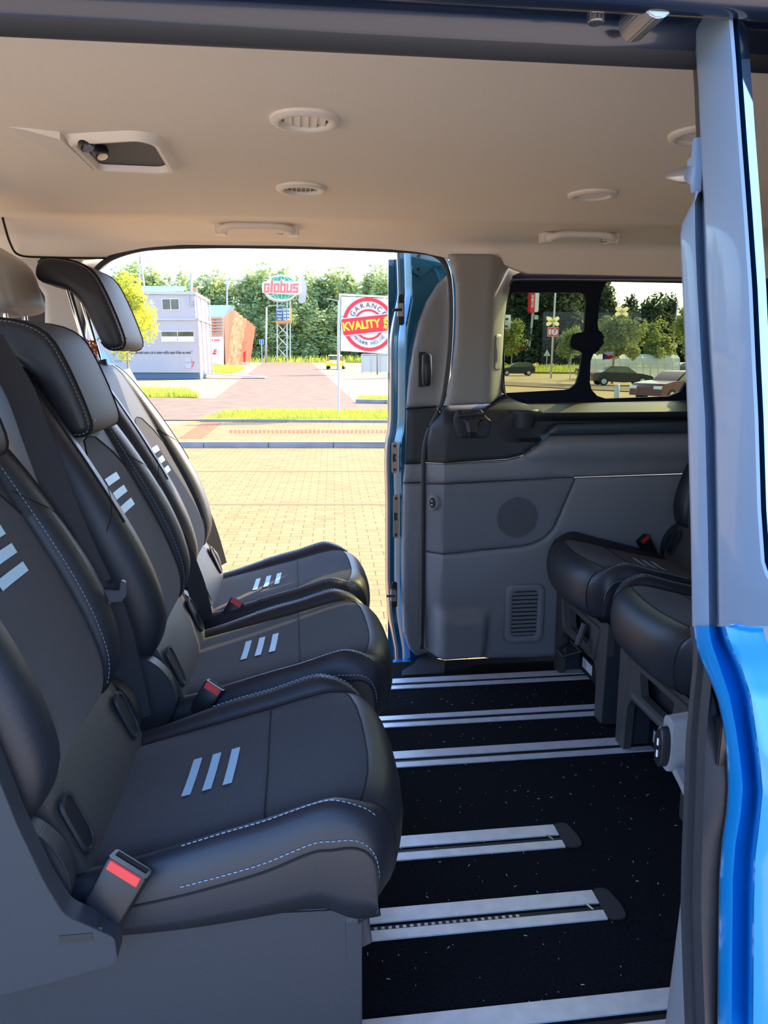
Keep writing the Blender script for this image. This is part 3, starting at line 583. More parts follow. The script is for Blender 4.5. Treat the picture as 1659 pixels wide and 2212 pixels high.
def dashes(path, mt=None, r=.0007, on=.0045, off=.0028):
    """a row of short stitches along a path, each a thin three-sided bar"""
    b = MB(); D_ = [0.]
    for a, c in zip(path, path[1:]): D_.append(D_[-1]+(c-a).length)
    def pos(d):
        for k in range(len(path)-1):
            if d <= D_[k+1]: return path[k].lerp(path[k+1], (d-D_[k])/max(1e-9, D_[k+1]-D_[k]))
        return path[-1]
    for k in range(int(D_[-1]/(on+off))): b.tube([pos(k*(on+off)), pos(k*(on+off)+on)], r, mt or M['stitch'], 3, caps=False)
    return b
# backrest: front surface line (x, z), half width, forward bolster height
BK = [(-.302, .452, .170, .0), (-.274, .462, .188, .005), (-.262, .488, .200, .012), (-.264, .53, .208, .024), (-.283, .59, .212, .032), (-.308, .65, .213, .036), (-.336, .71, .212, .036), (-.364, .77, .208, .032), (-.390, .83, .200, .024), (-.413, .88, .190, .016), (-.434, .925, .178, .008), (-.452, .958, .166, .002), (-.475, .978, .152, 0), (-.505, .984, .138, 0)]
BV = [(-.55, -.10), (-.86, -.092), (-.97, -.065), (-1.0, -.025), (-.985, .25), (-.93, .72), (-.85, .98), (-.74, 1.0), (-.66, .72), (-.615, .35), (-.60, .02), (-.575, .20), (-.45, .14), (-.2, .03), (0, 0)]
BVV = BV+[(-a, c) for a, c in BV[:-1][::-1]]
def back_ring(j):
    x, z, hw, bh = BK[j]; p0 = BK[max(0, j-1)]; p1 = BK[min(len(BK)-1, j+1)]; d = Vector((-.37, 0, .93)).normalized(); nrm = Vector((d.z, 0, -d.x)); out = []
    thick = lerp([(.42, .5), (.5, .9), (.8, 1.), (.95, .9), (.984, .35)], z)
    for s, h in BVV:
        hh = h*thick if h < 0 else h*bh
        out.append(Vector((x, s*hw, z))+nrm*hh)
    return out
def make_backrest():
    R = [back_ring(j) for j in range(len(BK))]; n = len(BVV); cols = [smoothline([r[k] for r in R], 6) for k in range(n)]; m_ = len(cols[0])
    def samp(k, i):
        q = i-9*min(1, abs(BVV[k][0])/.6)**2.4*ss(22, 46, i)*(1-ss(56, 76, i)); a = int(q); a = max(0, min(m_-2, a)); return cols[k][a].lerp(cols[k][a+1], q-a)
    R2 = [[samp(k, i) for k in range(n)] for i in range(0, m_, 2)]
    b = MB(); c0, c1 = 10, n-12
    def mf(i, k):
        if c0 <= k <= c1: return M['fabric'] if i < 25 else M['leather3']
        return M['leather3'] if i >= 25 and 8 <= k <= n-10 else M['leather']
    b.loft(R2, M['leather'], mf=mf); return b, R2
HP = [(-.575, 1.200), (-.562, 1.216), (-.53, 1.219), (-.485, 1.211), (-.452, 1.192), (-.432, 1.160), (-.412, 1.110), (-.396, 1.062), (-.390, 1.034), (-.396, 1.018), (-.418, 1.013), (-.438, 1.022), (-.452, 1.048), (-.472, 1.098), (-.494, 1.134), (-.520, 1.152), (-.565, 1.165), (-.578, 1.180)]
HPS = [(p.x, p.z) for p in smoothline([(x, 0, z) for x, z in HP+[HP[0]]], 2)][:-1]
def make_headrest(root, dx, dz, hw=.122, mt=None, mt2=None):
    cx, cz = -.475, 1.125; off = lambda x, z, k: (cx+(x-cx)*k, cz+(z-cz)*k)
    rings = []
    N_ = len(HPS); nrm = []
    for i in range(N_):
        a = Vector(HPS[i-1]); c = Vector(HPS[(i+1) % N_]); t = (c-a).normalized(); nrm.append(Vector((-t.y, t.x)))
    sgn = 1 if (Vector(HPS[0])+nrm[0]*.01-Vector((cx, cz))).length > (Vector(HPS[0])-Vector((cx, cz))).length else -1
    for y, ins in ((-hw, .014), (-hw+.004, .007), (-hw+.011, .002), (-hw+.020, 0), (0, -.002), (hw-.020, 0), (hw-.011, .002), (hw-.004, .007), (hw, .014)):
        rings.append([(HPS[i][0]-sgn*nrm[i].x*ins+dx, y, HPS[i][1]-sgn*nrm[i].y*ins+dz) for i in range(N_)])
    b = MB(); b.loft(rings, mt or M['leather'], mf=lambda i, k: (mt2 or M['leather3']) if 4 <= k <= 20 and 1 < i < 6 else (mt or M['leather'])); h = b.build('headrest', root, smooth=50)
    for s in (-1, 1): b = MB(); b.tube([(HPS[i][0]+sgn*nrm[i].x*.0005+dx, s*(hw-.016), HPS[i][1]+sgn*nrm[i].y*.0005+dz) for i in range(1, 24)], .0016, M['crease'], 6); b.build('piping', h, smooth=True)
    for s in (-1, 1): o = dashes([Vector((HPS[i][0]-sgn*nrm[i].x*.004+dx, s*(hw-.0055), HPS[i][1]-sgn*nrm[i].y*.004+dz)) for i in range(1, 22)], r=.0005).build('stitching', h)
    b = MB(); b.box((-.407+dx, -hw+.035, 1.035+dz), (.03, .014, .024), M['black'], Matrix.Rotation(.3, 3, 'Y')); b.build('ribbon_tag', h)
    for s in (-1, 1):
        b = MB(); b.tube([(-.484, s*.048, .965), (-.525+dx, s*.048, 1.16+dz)], .0065, M['chrome'], 12); b.build('post', h, smooth=40)
        b = MB(); b.tube([(-.481, s*.048, .976), (-.484, s*.048, .990)], .014, M['black'], 14); b.build('post_sleeve', root, smooth=40)
    return h
def buckle(root, base, tip, w=.028, u=(.80, -.30, -.52), face=-1):
    base, tip = Vector(base), Vector(tip); d = (tip-base).normalized(); nn = d.cross(Vector(u)).normalized(); u = nn.cross(d)
    if nn.y*face < 0: nn = -nn
    sec = lambda p, a, c: [p+u*x+nn*z for x, z in rrect(-a, a, -c, c, .004, 3)]
    b = MB(); L = (tip-base).length
    b.loft([sec(base, w*.30, .004), sec(base+d*L*.35, w*.34, .005)], M['belt']); b.loft([sec(base+d*L*.32, w*.75, .010), sec(base+d*L*.5, w*.95, .0125), sec(tip-d*.004, w, .0135), sec(tip, w*.96, .012)], M['black'])
    b.prism([tip+d*.0003+u*x+nn*z for x, z in ((-w*.8, -.008), (w*.8, -.008), (w*.8, .0005), (-w*.8, .0005))], d*.0006, M['crease']); o = b.build('buckle', root, smooth=40)
    b = MB(); b.prism([tip+u*x+nn*z-d*.001 for x, z in ((-w*.78, .002), (w*.78, .002), (w*.78, .0142), (-w*.78, .0142))], d*-.012+nn*.0004, M['red']); finish(b.build('release_button', o, bevel=.0008), 'red release button'); return o
def surf(ring_i, s, lift=.0012):
    r0 = cushion_ring(ring_i); ss_ = [v[0] for v in VV]
    for k in range(len(ss_)-1):
        if ss_[k] <= s <= ss_[k+1] and VV[k][1] == 't' and VV[k+1][1] == 't': t = (s-ss_[k])/(ss_[k+1]-ss_[k] or 1); return r0[k]*(1-t)+r0[k+1]*t+Vector((0, 0, lift))
    return r0[len(ss_)//2]
def topz(x):
    return lerp([(a, c) for a, c in U[:10]], x)
def make_seat(label, loc, rz, hr, lever=False, belts=None, group='reclining seats'):
    PL = M['plastic2'] if rz else M['plastic']
    r = thing('van_seat', label, 'seat', loc, rz, group)
    b, R = cushion_bm(); c = b.build('cushion', r, smooth=True)
    for k, nm in ((10, 0), (len(VV)-11, 0)):
        for kk, i0 in ((k+(-3 if k == 10 else 3), 2), ):
            dashes(smoothline([R[i][kk]+Vector((0, 0, .001)) for i in range(4, 14)], 4)).build('stitching', c)
    for kk, sg in ((4, -1), (len(VV)-5, 1)): dashes(smoothline([R[i][kk]+Vector((0, sg*.001, .0005)) for i in range(4, 17)], 4)).build('stitching', c)
    b = MB()
    for kk, sg in ((3, -1), (len(VV)-4, 1)): b.tube(smoothline([R[i][kk]+Vector((0, sg*.0003, .0)) for i in range(2, 19)], 2), .0016, M['crease'], 6)
    for k in (10, len(VV)-11): b.tube(smoothline([R[i][k]+Vector((0, 0, .0015)) for i in range(1, 19)], 2), .0016, M['crease'], 6)
    b.tube([R[6][k]+Vector((0, 0, .0004)) for k in range(10, len(VV)-10)], .0013, M['crease'], 6)
    b.tube([(R[10][k]+R[11][k])/2+Vector((0, 0, .0006)) for k in range(10, len(VV)-10)], .0012, M['crease'], 6); b.build('seam', c, smooth=True)
    for bx in (-.112, -.083, -.054):
        b = MB(); f = lambda x, y: Vector((x, y, topz(x)+.003*min(1, abs(y)/.08)*1.0+.0016))
        ys_ = [-.048+.096*k/8 for k in range(9)]; sh = .06
        vs = [f(bx-.0065+y*sh, y) for y in ys_]+[f(bx+.0065+y*sh, y) for y in ys_]; b.add(vs, [(k, k+1, k+10, k+9) for k in range(8)], M['stripe']); b.build('stripe', c)
    b, R2 = make_backrest(); bk = b.build('backrest', r, smooth=True)
    n = len(BVV); b = MB()
    for k in (10, n-11): b.tube([R2[i][k] for i in range(3, 37)], .0017, M['crease'], 6)
    b.tube([R2[25][k]+Vector((.0008, 0, .0003)) for k in range(10, n-10)], .0014, M['crease'], 6)
    for ks in (range(4, 10), range(n-5, n-11, -1)): b.tube([R2[22+j][k] for j, k in enumerate(ks)], .0008, M['crease'], 6)
    for k in (6, n-7): b.tube([R2[i][k]+Vector((.0004, 0, 0)) for i in range(22, 37)], .0014, M['crease'], 6)
    b.build('seam', bk, smooth=True)
    for k, dk in ((9, 1), (n-10, -1)): dashes([R2[i][k]*.6+R2[i][k-dk]*.4+Vector((.0016, 0, .0004)) for i in range(6, 36)], r=.0005).build('stitching', bk)
    for z0 in (.762, .735, .708):
        b = MB(); d = Vector((-.43, 0, .903)); ys_ = [-.048+.096*k/6 for k in range(7)]
        xc = lambda z: lerp([(p[1], p[0]) for p in BK], z)
        f = lambda y, e: Vector((xc(z0), y, z0))+d*e+Vector((.9, 0, .42))*(.0022+.036*lerp([(0, 0), (.2, .03), (.45, .14)], abs(y)/.21))
        b.add([f(y, -.0075) for y in ys_]+[f(y, .0075) for y in ys_], [(k, k+1, k+8, k+7) for k in range(6)], M['stripe']); b.build('stripe', bk)
    # leather flap closing the gap between cushion and backrest, with two anchor pockets
    b = MB(); b.loft([[(x, y, z) for y in (-.172, -.12, 0, .12, .172)]+[(x-.03, .172, z-.01), (x-.03, -.172, z-.01)] for x, z in ((-.212, .352), (-.220, .385), (-.238, .425), (-.262, .475), (-.290, .52))], mat('grey flap leatherette', (.055, .053, .052), .45, bump=.2, bscale=700)); fl = b.build('lumbar_flap', r, smooth=50)
    b = MB(); b.loft([[(x, y, z) for y in (-.169, .169)]+[(x-.02, .169, z-.01), (x-.02, -.169, z-.01)] for x, z in ((-.24, .36), (-.3, .36))], M['dark']); b.build('cushion_rear', r)
    for s in (-1, 1):
        b = MB(); d = Vector((-.36, 0, .93)).normalized(); nn = Vector((.93, 0, .36)).normalized(); cc = Vector((-.236, s*.143, .425))+nn*.002; u = Vector((0, 1, 0)); el = lambda a, c_, h: [cc+u*x+d*z+nn*h for x, z in rrect(-a, a, -c_, c_, min(a, .016), 5)]
        b.loft([el(.020, .042, 0), el(.0195, .041, .004), el(.0165, .037, .004), el(.016, .036, 0)], M['leather2'], caps=False); b.add(el(.0165, .0365, .002), [tuple(range(24))], M['black']); b.build('anchor_pocket', fl, smooth=40)
    if hr is not None: make_headrest(r, *hr)
    # base
    f = holed('front_panel', [(.1, y, z) for y, z in rounded([(-.198, .300), (.198, .300), (.192, 0), (.142, 0), (.138, .125), (.118, .155), (-.118, .155), (-.138, .125), (-.142, 0), (-.192, 0)], .008, 2)], [[(.1, y, z) for y, z in rounded([(-.07, .185), (.07, .185), (.085, .245), (-.085, .245)], .01, 2)]], PL, r, th=(.02, 0, 0))
    b = MB(); rim = lambda e, x: [(x, y, z) for y, z in rounded([(-.118-e, .168-e), (.118+e, .168-e), (.145+e, .262+e*.6), (-.145-e, .262+e*.6)], .012, 2)]
    b.loft([rim(.010, .119), rim(.006, .126), rim(.0, .126), rim(-.006, .119)], PL, caps=False); b.build('panel_rim', f, smooth=40)
    for s in (-1, 1):
        b = MB(); b.prism([(x, s*.196, z) for x, z in rounded([(.118, .0), (.12, .31), (-.30, .33), (-.52, .30), (-.52, 0)], .008, 2)], (0, -s*.03, 0), M['plastic']); b.build('side_panel', r, bevel=.002)
    b = MB(); b.box((-.12, 0, .235), (.42, .36, .13), M['black']); b.box((.04, 0, .045), (.02, .30, .06), M['black']); b.build('seat_frame', r)
    b = MB(); b.box((.0515, -.085, .048), (.0008, .075, .032), M['label']); lb = b.build('data_label', r); b = MB()
    for k in range(6): b.box((.0522, -.105, .036+.0042*k), (.0003, .026-.004*(k % 3), .0012), M['ink'])
    b.build('printed_lines', lb)
    for s in (-1, 1):
        b = MB(); b.prism([(x, s*.214, z) for x, z in rounded([(-.25, .33), (-.222, .38), (-.232, .43), (-.26, .465), (-.30, .48), (-.35, .45), (-.36, .36), (-.31, .31)], .03, 4)], (0, -s*.03, 0), M['dark']); b.build('hinge_cover', r, bevel=.003)
    if lever:
        b = MB(); b.tube(smoothline([(.13, .06, .245), (.15, .075, .20), (.155, .075, .19)], 3), .009, M['plastic2'], 8); pts = [(.155, .11, .185), (.155, .035, .185), (.20, .045, .165), (.20, .10, .165), (.155, .11, .185)]; b.tube(pts, .008, M['black'], 8, sc=.6); b.build('release_lever', r, smooth=40)
    return r
def band(name, par, pts, wv, mt=None, n=4):
    b = MB(); P_ = smoothline(pts, n); b.ribbon(P_, wv, mt or M['belt']); o = b.build(name, None, smooth=40)
    b = None; return sub(o, par)
S1 = make_seat('nearest black van seat with blue stitching, facing the rear seats', (-.05, 1.015, FZ), 0, (.03, -.155))
S2 = make_seat('middle black van seat of the left row, with lowered headrest', (0, 1.493, FZ), 0, (.03, -.155))
S3 = make_seat('farthest black seat of the left row, partly sunlit, with raised headrest', (0, 1.957, FZ), 0, (0, 0))
R3 = make_seat('farther right-hand seat with release loop under its cushion, by grey wall', (.945, 1.995, FZ), PI, None, True)
R2 = make_seat('nearer right-hand seat cut off by the near door edge', (.945, 1.52, FZ), PI, None)
buckle(S1, (-.212, -.222, .312), (-.156, -.207, .408), .027); buckle(S2, (-.205, -.205, .33), (-.155, -.190, .405), .0195); buckle(S3, (-.200, -.195, .33), (-.148, -.170, .405), .018)
buckle(R3, (-.215, -.195, .33), (-.150, -.19, .432), .020, (.75, .3, -.45), 1)
# outboard side cover of the nearest seat
b = MB(); b.prism([(x, -.222, z) for x, z in rounded([(-.295, .64), (-.262, .50), (-.240, .425), (-.222, .380), (-.180, .352), (-.170, .345), (-.168, .31), (-.24, .293), (-.32, .278), (-.75, .19), (-.75, .60), (-.55, .9), (-.42, .9)], .01, 3)], (0, -.028, 0), M['plastic'])
o = b.build('side_cover', S1, bevel=.006, smooth=35)
b = MB(); b.box((-.208, -.235, .3565), (.050, .026, .004), M['ink']); b.box((-.212, -.2503, .349), (.036, .001, .010), M['ink']); b.build('belt_slot', o)
b = MB(); b.prism([(x, -.19, z) for x, z in ((.108, .30), (.128, .29), (.135, .25), (.10, .235))], (0, .06, 0), M['plastic']); b.build('foot_bracket', S1, bevel=.002)
# belts
def apx(*p): return [at(a, b_, y=c) for a, b_, c in p]
bl1 = band('shoulder_belt', S1, apx((-25, 730, 1.26), (10, 790, 1.25), (45, 850, 1.24), (85, 960, 1.225), (130, 1080, 1.215), (180, 1195, 1.21), (212, 1262, 1.215)), (.036, .02, .012))
bl2 = band('lap_belt', S1, apx((222, 1270, 1.215), (252, 1350, 1.225), (275, 1440, 1.235), (300, 1555, 1.235)), (.038, .018, .010))
def tongue(par, bx, hs=1.):
    a, c_, tip, tip2, y = bx; b = MB(); q = [at(px, py, y=y) for px, py in a]; b.prism(q, (0, .008, 0), mat('grey latch plastic', (.055, .065, .085), .4))
    o = sub(b.build('latch_plate', bevel=.001), par); b = MB(); t = [at(px, py, y=y-.002) for px, py in c_]; b.tube(t+[t[0]], .0022*hs, M['steel'], 6); x = sub(b.build('tongue', smooth=40), par)
    return o
tongue(S1, ([(192, 1274), (257, 1278), (262, 1254), (271, 1258), (272, 1288), (262, 1300), (205, 1304)], [(212, 1304), (236, 1301), (232, 1340), (224, 1338)], 0, 0, 1.195))
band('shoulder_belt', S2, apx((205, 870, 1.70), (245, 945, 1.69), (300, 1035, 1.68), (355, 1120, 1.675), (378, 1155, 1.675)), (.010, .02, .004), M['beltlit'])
band('lap_belt', S2, apx((380, 1160, 1.675), (402, 1210, 1.68), (425, 1270, 1.69), (440, 1330, 1.70)), (.034, .03, .012))
tongue(S2, ([(362, 1124), (372, 1124), (386, 1146), (398, 1168), (394, 1172), (378, 1155)], [(388, 1150), (396, 1164), (400, 1170), (392, 1160)], 0, 0, 1.67), .5)
band('shoulder_belt', S3, apx((272, 798, 2.17), (300, 848, 2.165), (345, 930, 2.16), (390, 1010, 2.155), (420, 1062, 2.15)), (.012, .03, .006), mat('sunlit belt webbing', (.30, .27, .22), .7, bump=.6, bscale=500))  # same webbing, sunlight put into its base colour
band('lap_belt', S3, apx((424, 1068, 2.15), (440, 1110, 2.155), (458, 1160, 2.16), (476, 1222, 2.165)), (.034, .03, .01))
tongue(S3, ([(404, 1056), (432, 1060), (434, 1070), (420, 1076), (410, 1066)], [(422, 1066), (430, 1068), (445, 1086), (438, 1090)], 0, 0, 2.14), .8)
b = MB(); b.prism(apx((405, 1325, 1.66), (455, 1308, 1.66), (460, 1335, 1.66), (410, 1348, 1.66)), (0, .002, 0), M['black']); sub(b.build('belt_tag'), S2)
# orange claw clip on the far headrest post
r = thing('hair_clip', 'orange translucent claw clip on the raised headrest post', 'clip', tuple(at(190, 757, y=1.90)))
b = MB()
for s in (-1, 1):
    for k in range(7):
        z = .022-.0075*k; b.tube(smoothline([(s*.002, -.012, z), (s*.014, -.018, z-.001), (s*.020, -.004, z-.003), (s*.012, .012, z-.004)], 3), .0022, M['orange'], 6)
    for a_ in (0, .5, 1): b.tube(smoothline([(s*(.004+.013*a_), -.014+.012*a_, .024), (s*(.006+.014*a_), -.016+.012*a_, 0), (s*(.003+.013*a_), -.012+.012*a_, -.028)], 3), .0026, M['orange'], 6)
b.tube([(0, -.014, .026), (0, -.014, -.026)], .004, M['orange'], 8); b.loft([[(x, -.016, z), (x, -.008, z-.002), (x, -.008, z+.002), (x, -.016, z+.003)] for x, z in ((.004, .004), (.016, .009), (.024, .014))], M['orange']); b.build('claw', r, smooth=60)
b = MB(); b.tube([(0, -.010, .012), (0, -.010, -.012)], .005, M['steel'], 8); b.build('spring', r)
# front seat seen past the left row
r = thing('front_seat', 'light grey front seat headrest at the left edge', 'seat', (-.70, 1.80, FZ))
b = MB(); hp = [(-.05, 1.255), (0, 1.26), (.055, 1.235), (.098, 1.20), (.116, 1.14), (.122, 1.108), (.105, 1.094), (.05, 1.086), (-.05, 1.09)]
hq = [(p.x, p.z) for p in smoothline([(x, 0, z) for x, z in hp+[hp[0]]], 3)][:-1]
b.loft([[(.02+(x-.02)*k, y, 1.17+(z-1.17)*k) for x, z in hq] for y, k in ((-.13, .7), (-.125, .88), (-.11, .97), (-.08, 1), (.08, 1), (.11, .97), (.125, .88), (.13, .7))], M['headrest']); h = b.build('headrest', r, smooth=60)
for s in (-1, 1): b = MB(); b.tube([(.092, s*.06, .98), (.085, s*.06, 1.10)], .007, M['chrome'], 12); b.build('post', h, smooth=40)
b = MB(); b.loft([[(-.02+(x)*1., y, z) for x, y in rrect(-.10, .12, -.22*k, .22*k, .05, 4)] for z, k in ((.0, .8), (.1, 1), (.6, 1), (.9, .85), (.985, .6))], M['leather']); b.build('backrest', r, smooth=50)

# ================================================================== OUTSIDE
def TZ(x, y):
    return -.6*ss(.185, .25, x/max(y, 1))*ss(14, 24, y) if y > 1 else 0.
def gp(px, py, z=0.): return at(px, py, z=z)
M['concrete'] = mat('pale concrete', (.34, .25, .14), .9, spec=.05, noise_amt=.15, scale=.8)
M['asphalt'] = mat('worn asphalt', (.20, .145, .10), .95, spec=.05, noise_amt=.18, scale=1.5, bump=.3, bscale=60)
M['kerb'] = mat('grey kerb stone', (.30, .28, .27), .9, noise_amt=.2, scale=3)
M['whitewall'] = mat('white cladding', (.50, .44, .40), .6, noise_amt=.03, scale=1)
M['darkglass'] = mat('dark window glass', (.05, .055, .04), .1, col2=(.16, .13, .05), scale=1.2)
M['redwall'] = mat('orange red metal', (.62, .055, .015), .5)
M['roofblue'] = mat('blue grey roof', (.09, .14, .19), .5)
M['wood'] = mat('orange timber', (.62, .30, .14), .7)
M['galv'] = mat('galvanised steel', (.50, .48, .46), .5, .4)
M['white'] = mat('white paint', (.8, .79, .77), .5)
M['signblue'] = mat('traffic sign blue', (.03, .14, .55), .5)
M['signred'] = mat('sign red', (.80, .025, .03), .5)
M['green'] = mat('sign green', (.03, .38, .15), .5)
M['yellow'] = mat('yellow', (.95, .75, .02), .5)
M['tyre'] = mat('tyre', (.015, .015, .015), .8)
M['bark'] = mat('bark', (.30, .20, .13), .9)
def leafmat(nm, a, b_, c_):
    m = mat(nm, a, .7, col2=b_, scale=c_, detail=2); n = m.node_tree; pb = n.nodes['Principled BSDF']; tr = n.nodes.new('ShaderNodeBsdfTranslucent'); mx = n.nodes.new('ShaderNodeMixShader'); mx.inputs[0].default_value = .45
    src = pb.inputs['Base Color'].links[0].from_socket; n.links.new(src, tr.inputs[0]); o = n.nodes['Material Output']; n.links.new(pb.outputs[0], mx.inputs[1]); n.links.new(tr.outputs[0], mx.inputs[2]); n.links.new(mx.outputs[0], o.inputs[0]); return m
M['leaf'] = leafmat('forest leaves', (.58, .60, .20), (.28, .40, .18), .35)  # pale leaf colours with distance haze put in
M['leafw'] = leafmat('shaded forest leaves', (.10, .13, .05), (.045, .075, .04), .35)  # darker copy of the forest leaves, shade put into the colour
M['leafy'] = leafmat('young lime leaves', (.75, .68, .06), (.38, .44, .06), 2.)
M['leafd'] = leafmat('street tree leaves', (.34, .36, .09), (.14, .19, .05), 1.5)
M['grass'] = leafmat('dry lit grass', (.50, .48, .05), (.26, .33, .05), 4.)
# ground sheet
b = MB(); gx = [-400, -200, -100, -60, -40, -30, -22, -16, -12, -8, -4, 0, 2, 3, 4, 5, 6, 7, 8, 10, 12, 14, 17, 20, 25, 30, 40, 60, 90, 130, 200, 400]; gy = [-120, -60, -20, -6, 1, 5, 9, 12, 14, 16, 18, 20, 22, 25, 30, 36, 44, 55, 70, 90, 120, 160, 220, 300, 450]
b.add([(x, y, TZ(x, y)-.03) for y in gy for x in gx], [(j*len(gx)+i, j*len(gx)+i+1, (j+1)*len(gx)+i+1, (j+1)*len(gx)+i) for j in range(len(gy)-1) for i in range(len(gx)-1)], M['concrete'])
g = struct(b.build('ground', fix=False)); g['kind'] = 'structure'
# block paving: brick pattern, slightly rotated against the van
pv = mat('ochre block paving', (.6, .48, .33), .9, spec=.05); n = pv.node_tree; pb = n.nodes['Principled BSDF']
tc = n.nodes.new('ShaderNodeTexCoord'); mp = n.nodes.new('ShaderNodeMapping'); mp.inputs['Rotation'].default_value = (0, 0, math.radians(3)); br = n.nodes.new('ShaderNodeTexBrick')
br.inputs['Scale'].default_value = 1; br.inputs['Brick Width'].default_value = .20; br.inputs['Row Height'].default_value = .115; br.inputs['Mortar Size'].default_value = .0035; br.inputs['Mortar Smooth'].default_value = .3
br.inputs['Color1'].default_value = (.36, .235, .105, 1); br.inputs['Color2'].default_value = (.31, .195, .085, 1); br.inputs['Mortar'].default_value = (.11, .07, .04, 1)
n.links.new(tc.outputs['Object'], mp.inputs[0]); n.links.new(mp.outputs[0], br.inputs['Vector'])
wv = n.nodes.new('ShaderNodeTexNoise'); wv.inputs['Scale'].default_value = 6; mxc = n.nodes.new('ShaderNodeMixRGB'); mxc.blend_type = 'MULTIPLY'; mxc.inputs[0].default_value = .35
n.links.new(tc.outputs['Object'], wv.inputs['Vector']); n.links.new(br.outputs['Color'], mxc.inputs[1]); n.links.new(wv.outputs[0], mxc.inputs[2]); n.links.new(mxc.outputs[0], pb.inputs['Base Color'])
K0, K1 = gp(-200, 967), gp(1300, 967)
def poly(name, pts, z, mt, kind='structure'):
    b = MB(); b.add([(p.x, p.y, z) for p in pts], [tuple(range(len(pts)))], mt); o = b.build(name, fix=False)
    if o.data.polygons[0].normal.z < 0: o.data.flip_normals()
    o['kind'] = kind; return o
poly('paved_area', [Vector((-14, -14, 0)), Vector((9, -14, 0)), Vector((9, K1.y+(9-K1.x)*(K1.y-K0.y)/(K1.x-K0.x), 0)), K1, K0, Vector((-14, K0.y, 0))], .0, pv)
poly('road', [Vector((-14, -14, 0)), Vector((9, -14, 0)), Vector((9, .35, 0)), Vector((-14, .35, 0))], .004, mat('unseen bounce ground', (.46, .38, .28), .9, bump=.3, bscale=60, spec=.1))  # unseen ground by the camera, coloured pale and warm to brighten the ceiling
for i, py in enumerate((1018, 1089)):   # two darker courses
    a, c = gp(380, py), gp(880, py); d = Vector((0, .055, 0)); poly('dark_course', [a-d, c-d, c+d, a+d], .003, mat('dark course', (.25, .15, .075), .9, spec=.05))
# kerbs
def kerb(nm, p, q, h, wd, mt, lab, cat='kerb'):
    d = (q-p).normalized(); s = Vector((-d.y, d.x, 0))*wd; b = MB(); N_ = max(1, int((q-p).length/1.0))
    for k in range(N_):
        a = p+(q-p)*(k/N_)+d*.006; c = p+(q-p)*((k+1)/N_)-d*.006; b.prism([a, c, c+s, a+s], (0, 0, h), mt)
    o = b.build(nm); o['kind'] = 'structure'; return o
kerb('trim_kerb', gp(300, 967), gp(1000, 967), .10, .14, M['kerb'], '')
KY = lambda px, py: gp(px, py, .09)
sw = poly('sidewalk', [KY(300, 955), KY(1000, 957), KY(1000, 913), KY(432, 909), KY(360, 918)], .09, pv)
kerb('trim_kerb', KY(432, 911), KY(1000, 914), .06, .12, M['kerb'], '')
tact = mat('red tactile paving', (.36, .09, .055), .9, spec=.05); stp = mat('cream tactile gaps', (.62, .5, .38), .9)
b = MB()
for k in range(9):
    t0, t1 = k/9, (k+.5)/9; A, B_ = KY(385, 948), KY(438, 948); C_, D_ = KY(438, 913), KY(482, 913); a = A.lerp(B_, t0); c = A.lerp(B_, t1); e = C_.lerp(D_, t1); f_ = C_.lerp(D_, t0)
    b.add([(p.x, p.y, .094) for p in (a, c, e, f_)], [(0, 1, 2, 3)], tact)
o = b.build('tactile_paving', fix=False); o['kind'] = 'structure'
b = MB()
for k in range(44):
    a, c = KY(497+k*9, 929), KY(502+k*9, 929); e, f_ = KY(502+k*9, 936), KY(497+k*9, 936); b.add([(p.x, p.y, .094) for p in (a, c, e, f_)], [(0, 1, 2, 3)], tact)
o = b.build('tactile_paving', fix=False); o['kind'] = 'structure'
# roads
poly('road', [gp(150, 906), gp(1100, 908), gp(1300, 872), gp(768, 868), gp(668, 779), gp(573, 779), gp(463, 860), gp(300, 857), gp(100, 862)], -.01, M['asphalt'])
poly('road', [gp(1080, 832, -.6), gp(1600, 858, -.6), gp(1600, 846, -.6), gp(1080, 824, -.6)], -.58, M['asphalt'])
def grass(name, pts, z, h, nb, lab, base=True):
    xs = [p.x for p in pts]; ys = [p.y for p in pts]; P2 = [(p.x, p.y) for p in pts]; b = MB()
    if base: b.add([(p.x, p.y, z) for p in pts], [tuple(range(len(pts)))], M['grass'])
    k = 0
    while k < nb:
        x, y = random.uniform(min(xs), max(xs)), random.uniform(min(ys), max(ys))
        if not inpoly(x, y, P2): continue
        k += 1; hh = h*random.uniform(.4, 1.3); a = random.uniform(-.8, .8); w_ = h*.12; l = random.uniform(-.5, .5)*hh
        b.add([(x-w_*math.cos(a), y-w_*math.sin(a), z), (x+w_*math.cos(a), y+w_*math.sin(a), z), (x+l, y+l*.4, z+hh)], [(0, 1, 2)], M['grass'])
    return finish(b.build(name, fix=False), lab, 'grass', kind='stuff')
grass('grass_verge', [KY(432, 909), KY(1050, 912), gp(1050, 897), gp(560, 894), gp(480, 899)], .06, .13, 9000, 'long lit grass verge between the footpath and the road')
grass('grass_patch', [gp(300, 858), gp(432, 858), gp(400, 846), gp(290, 843)], .0, .22, 1500, 'patch of grass and weeds beside the far road, left')
grass('grass_patch', [gp(452, 808), gp(500, 808), gp(530, 796), gp(452, 790)], .0, .4, 1200, 'small lawn between white and red buildings')
grass('grass_patch', [gp(772, 864), gp(1000, 870), gp(1000, 862), gp(775, 860)], .0, .16, 1200, 'thin grass strip at the road edge near the blue door')
grass('grass_bank', [gp(470, 782), gp(900, 784), gp(900, 779), gp(470, 778)], .0, 1.6, 3500, 'bright grass bank along the foot of the forest')
grass('grass_bank', [gp(1060, 796), gp(1300, 797), gp(1300, 789), gp(1060, 788)], -.4, .6, 2500, 'grass strip seen through the tinted window')
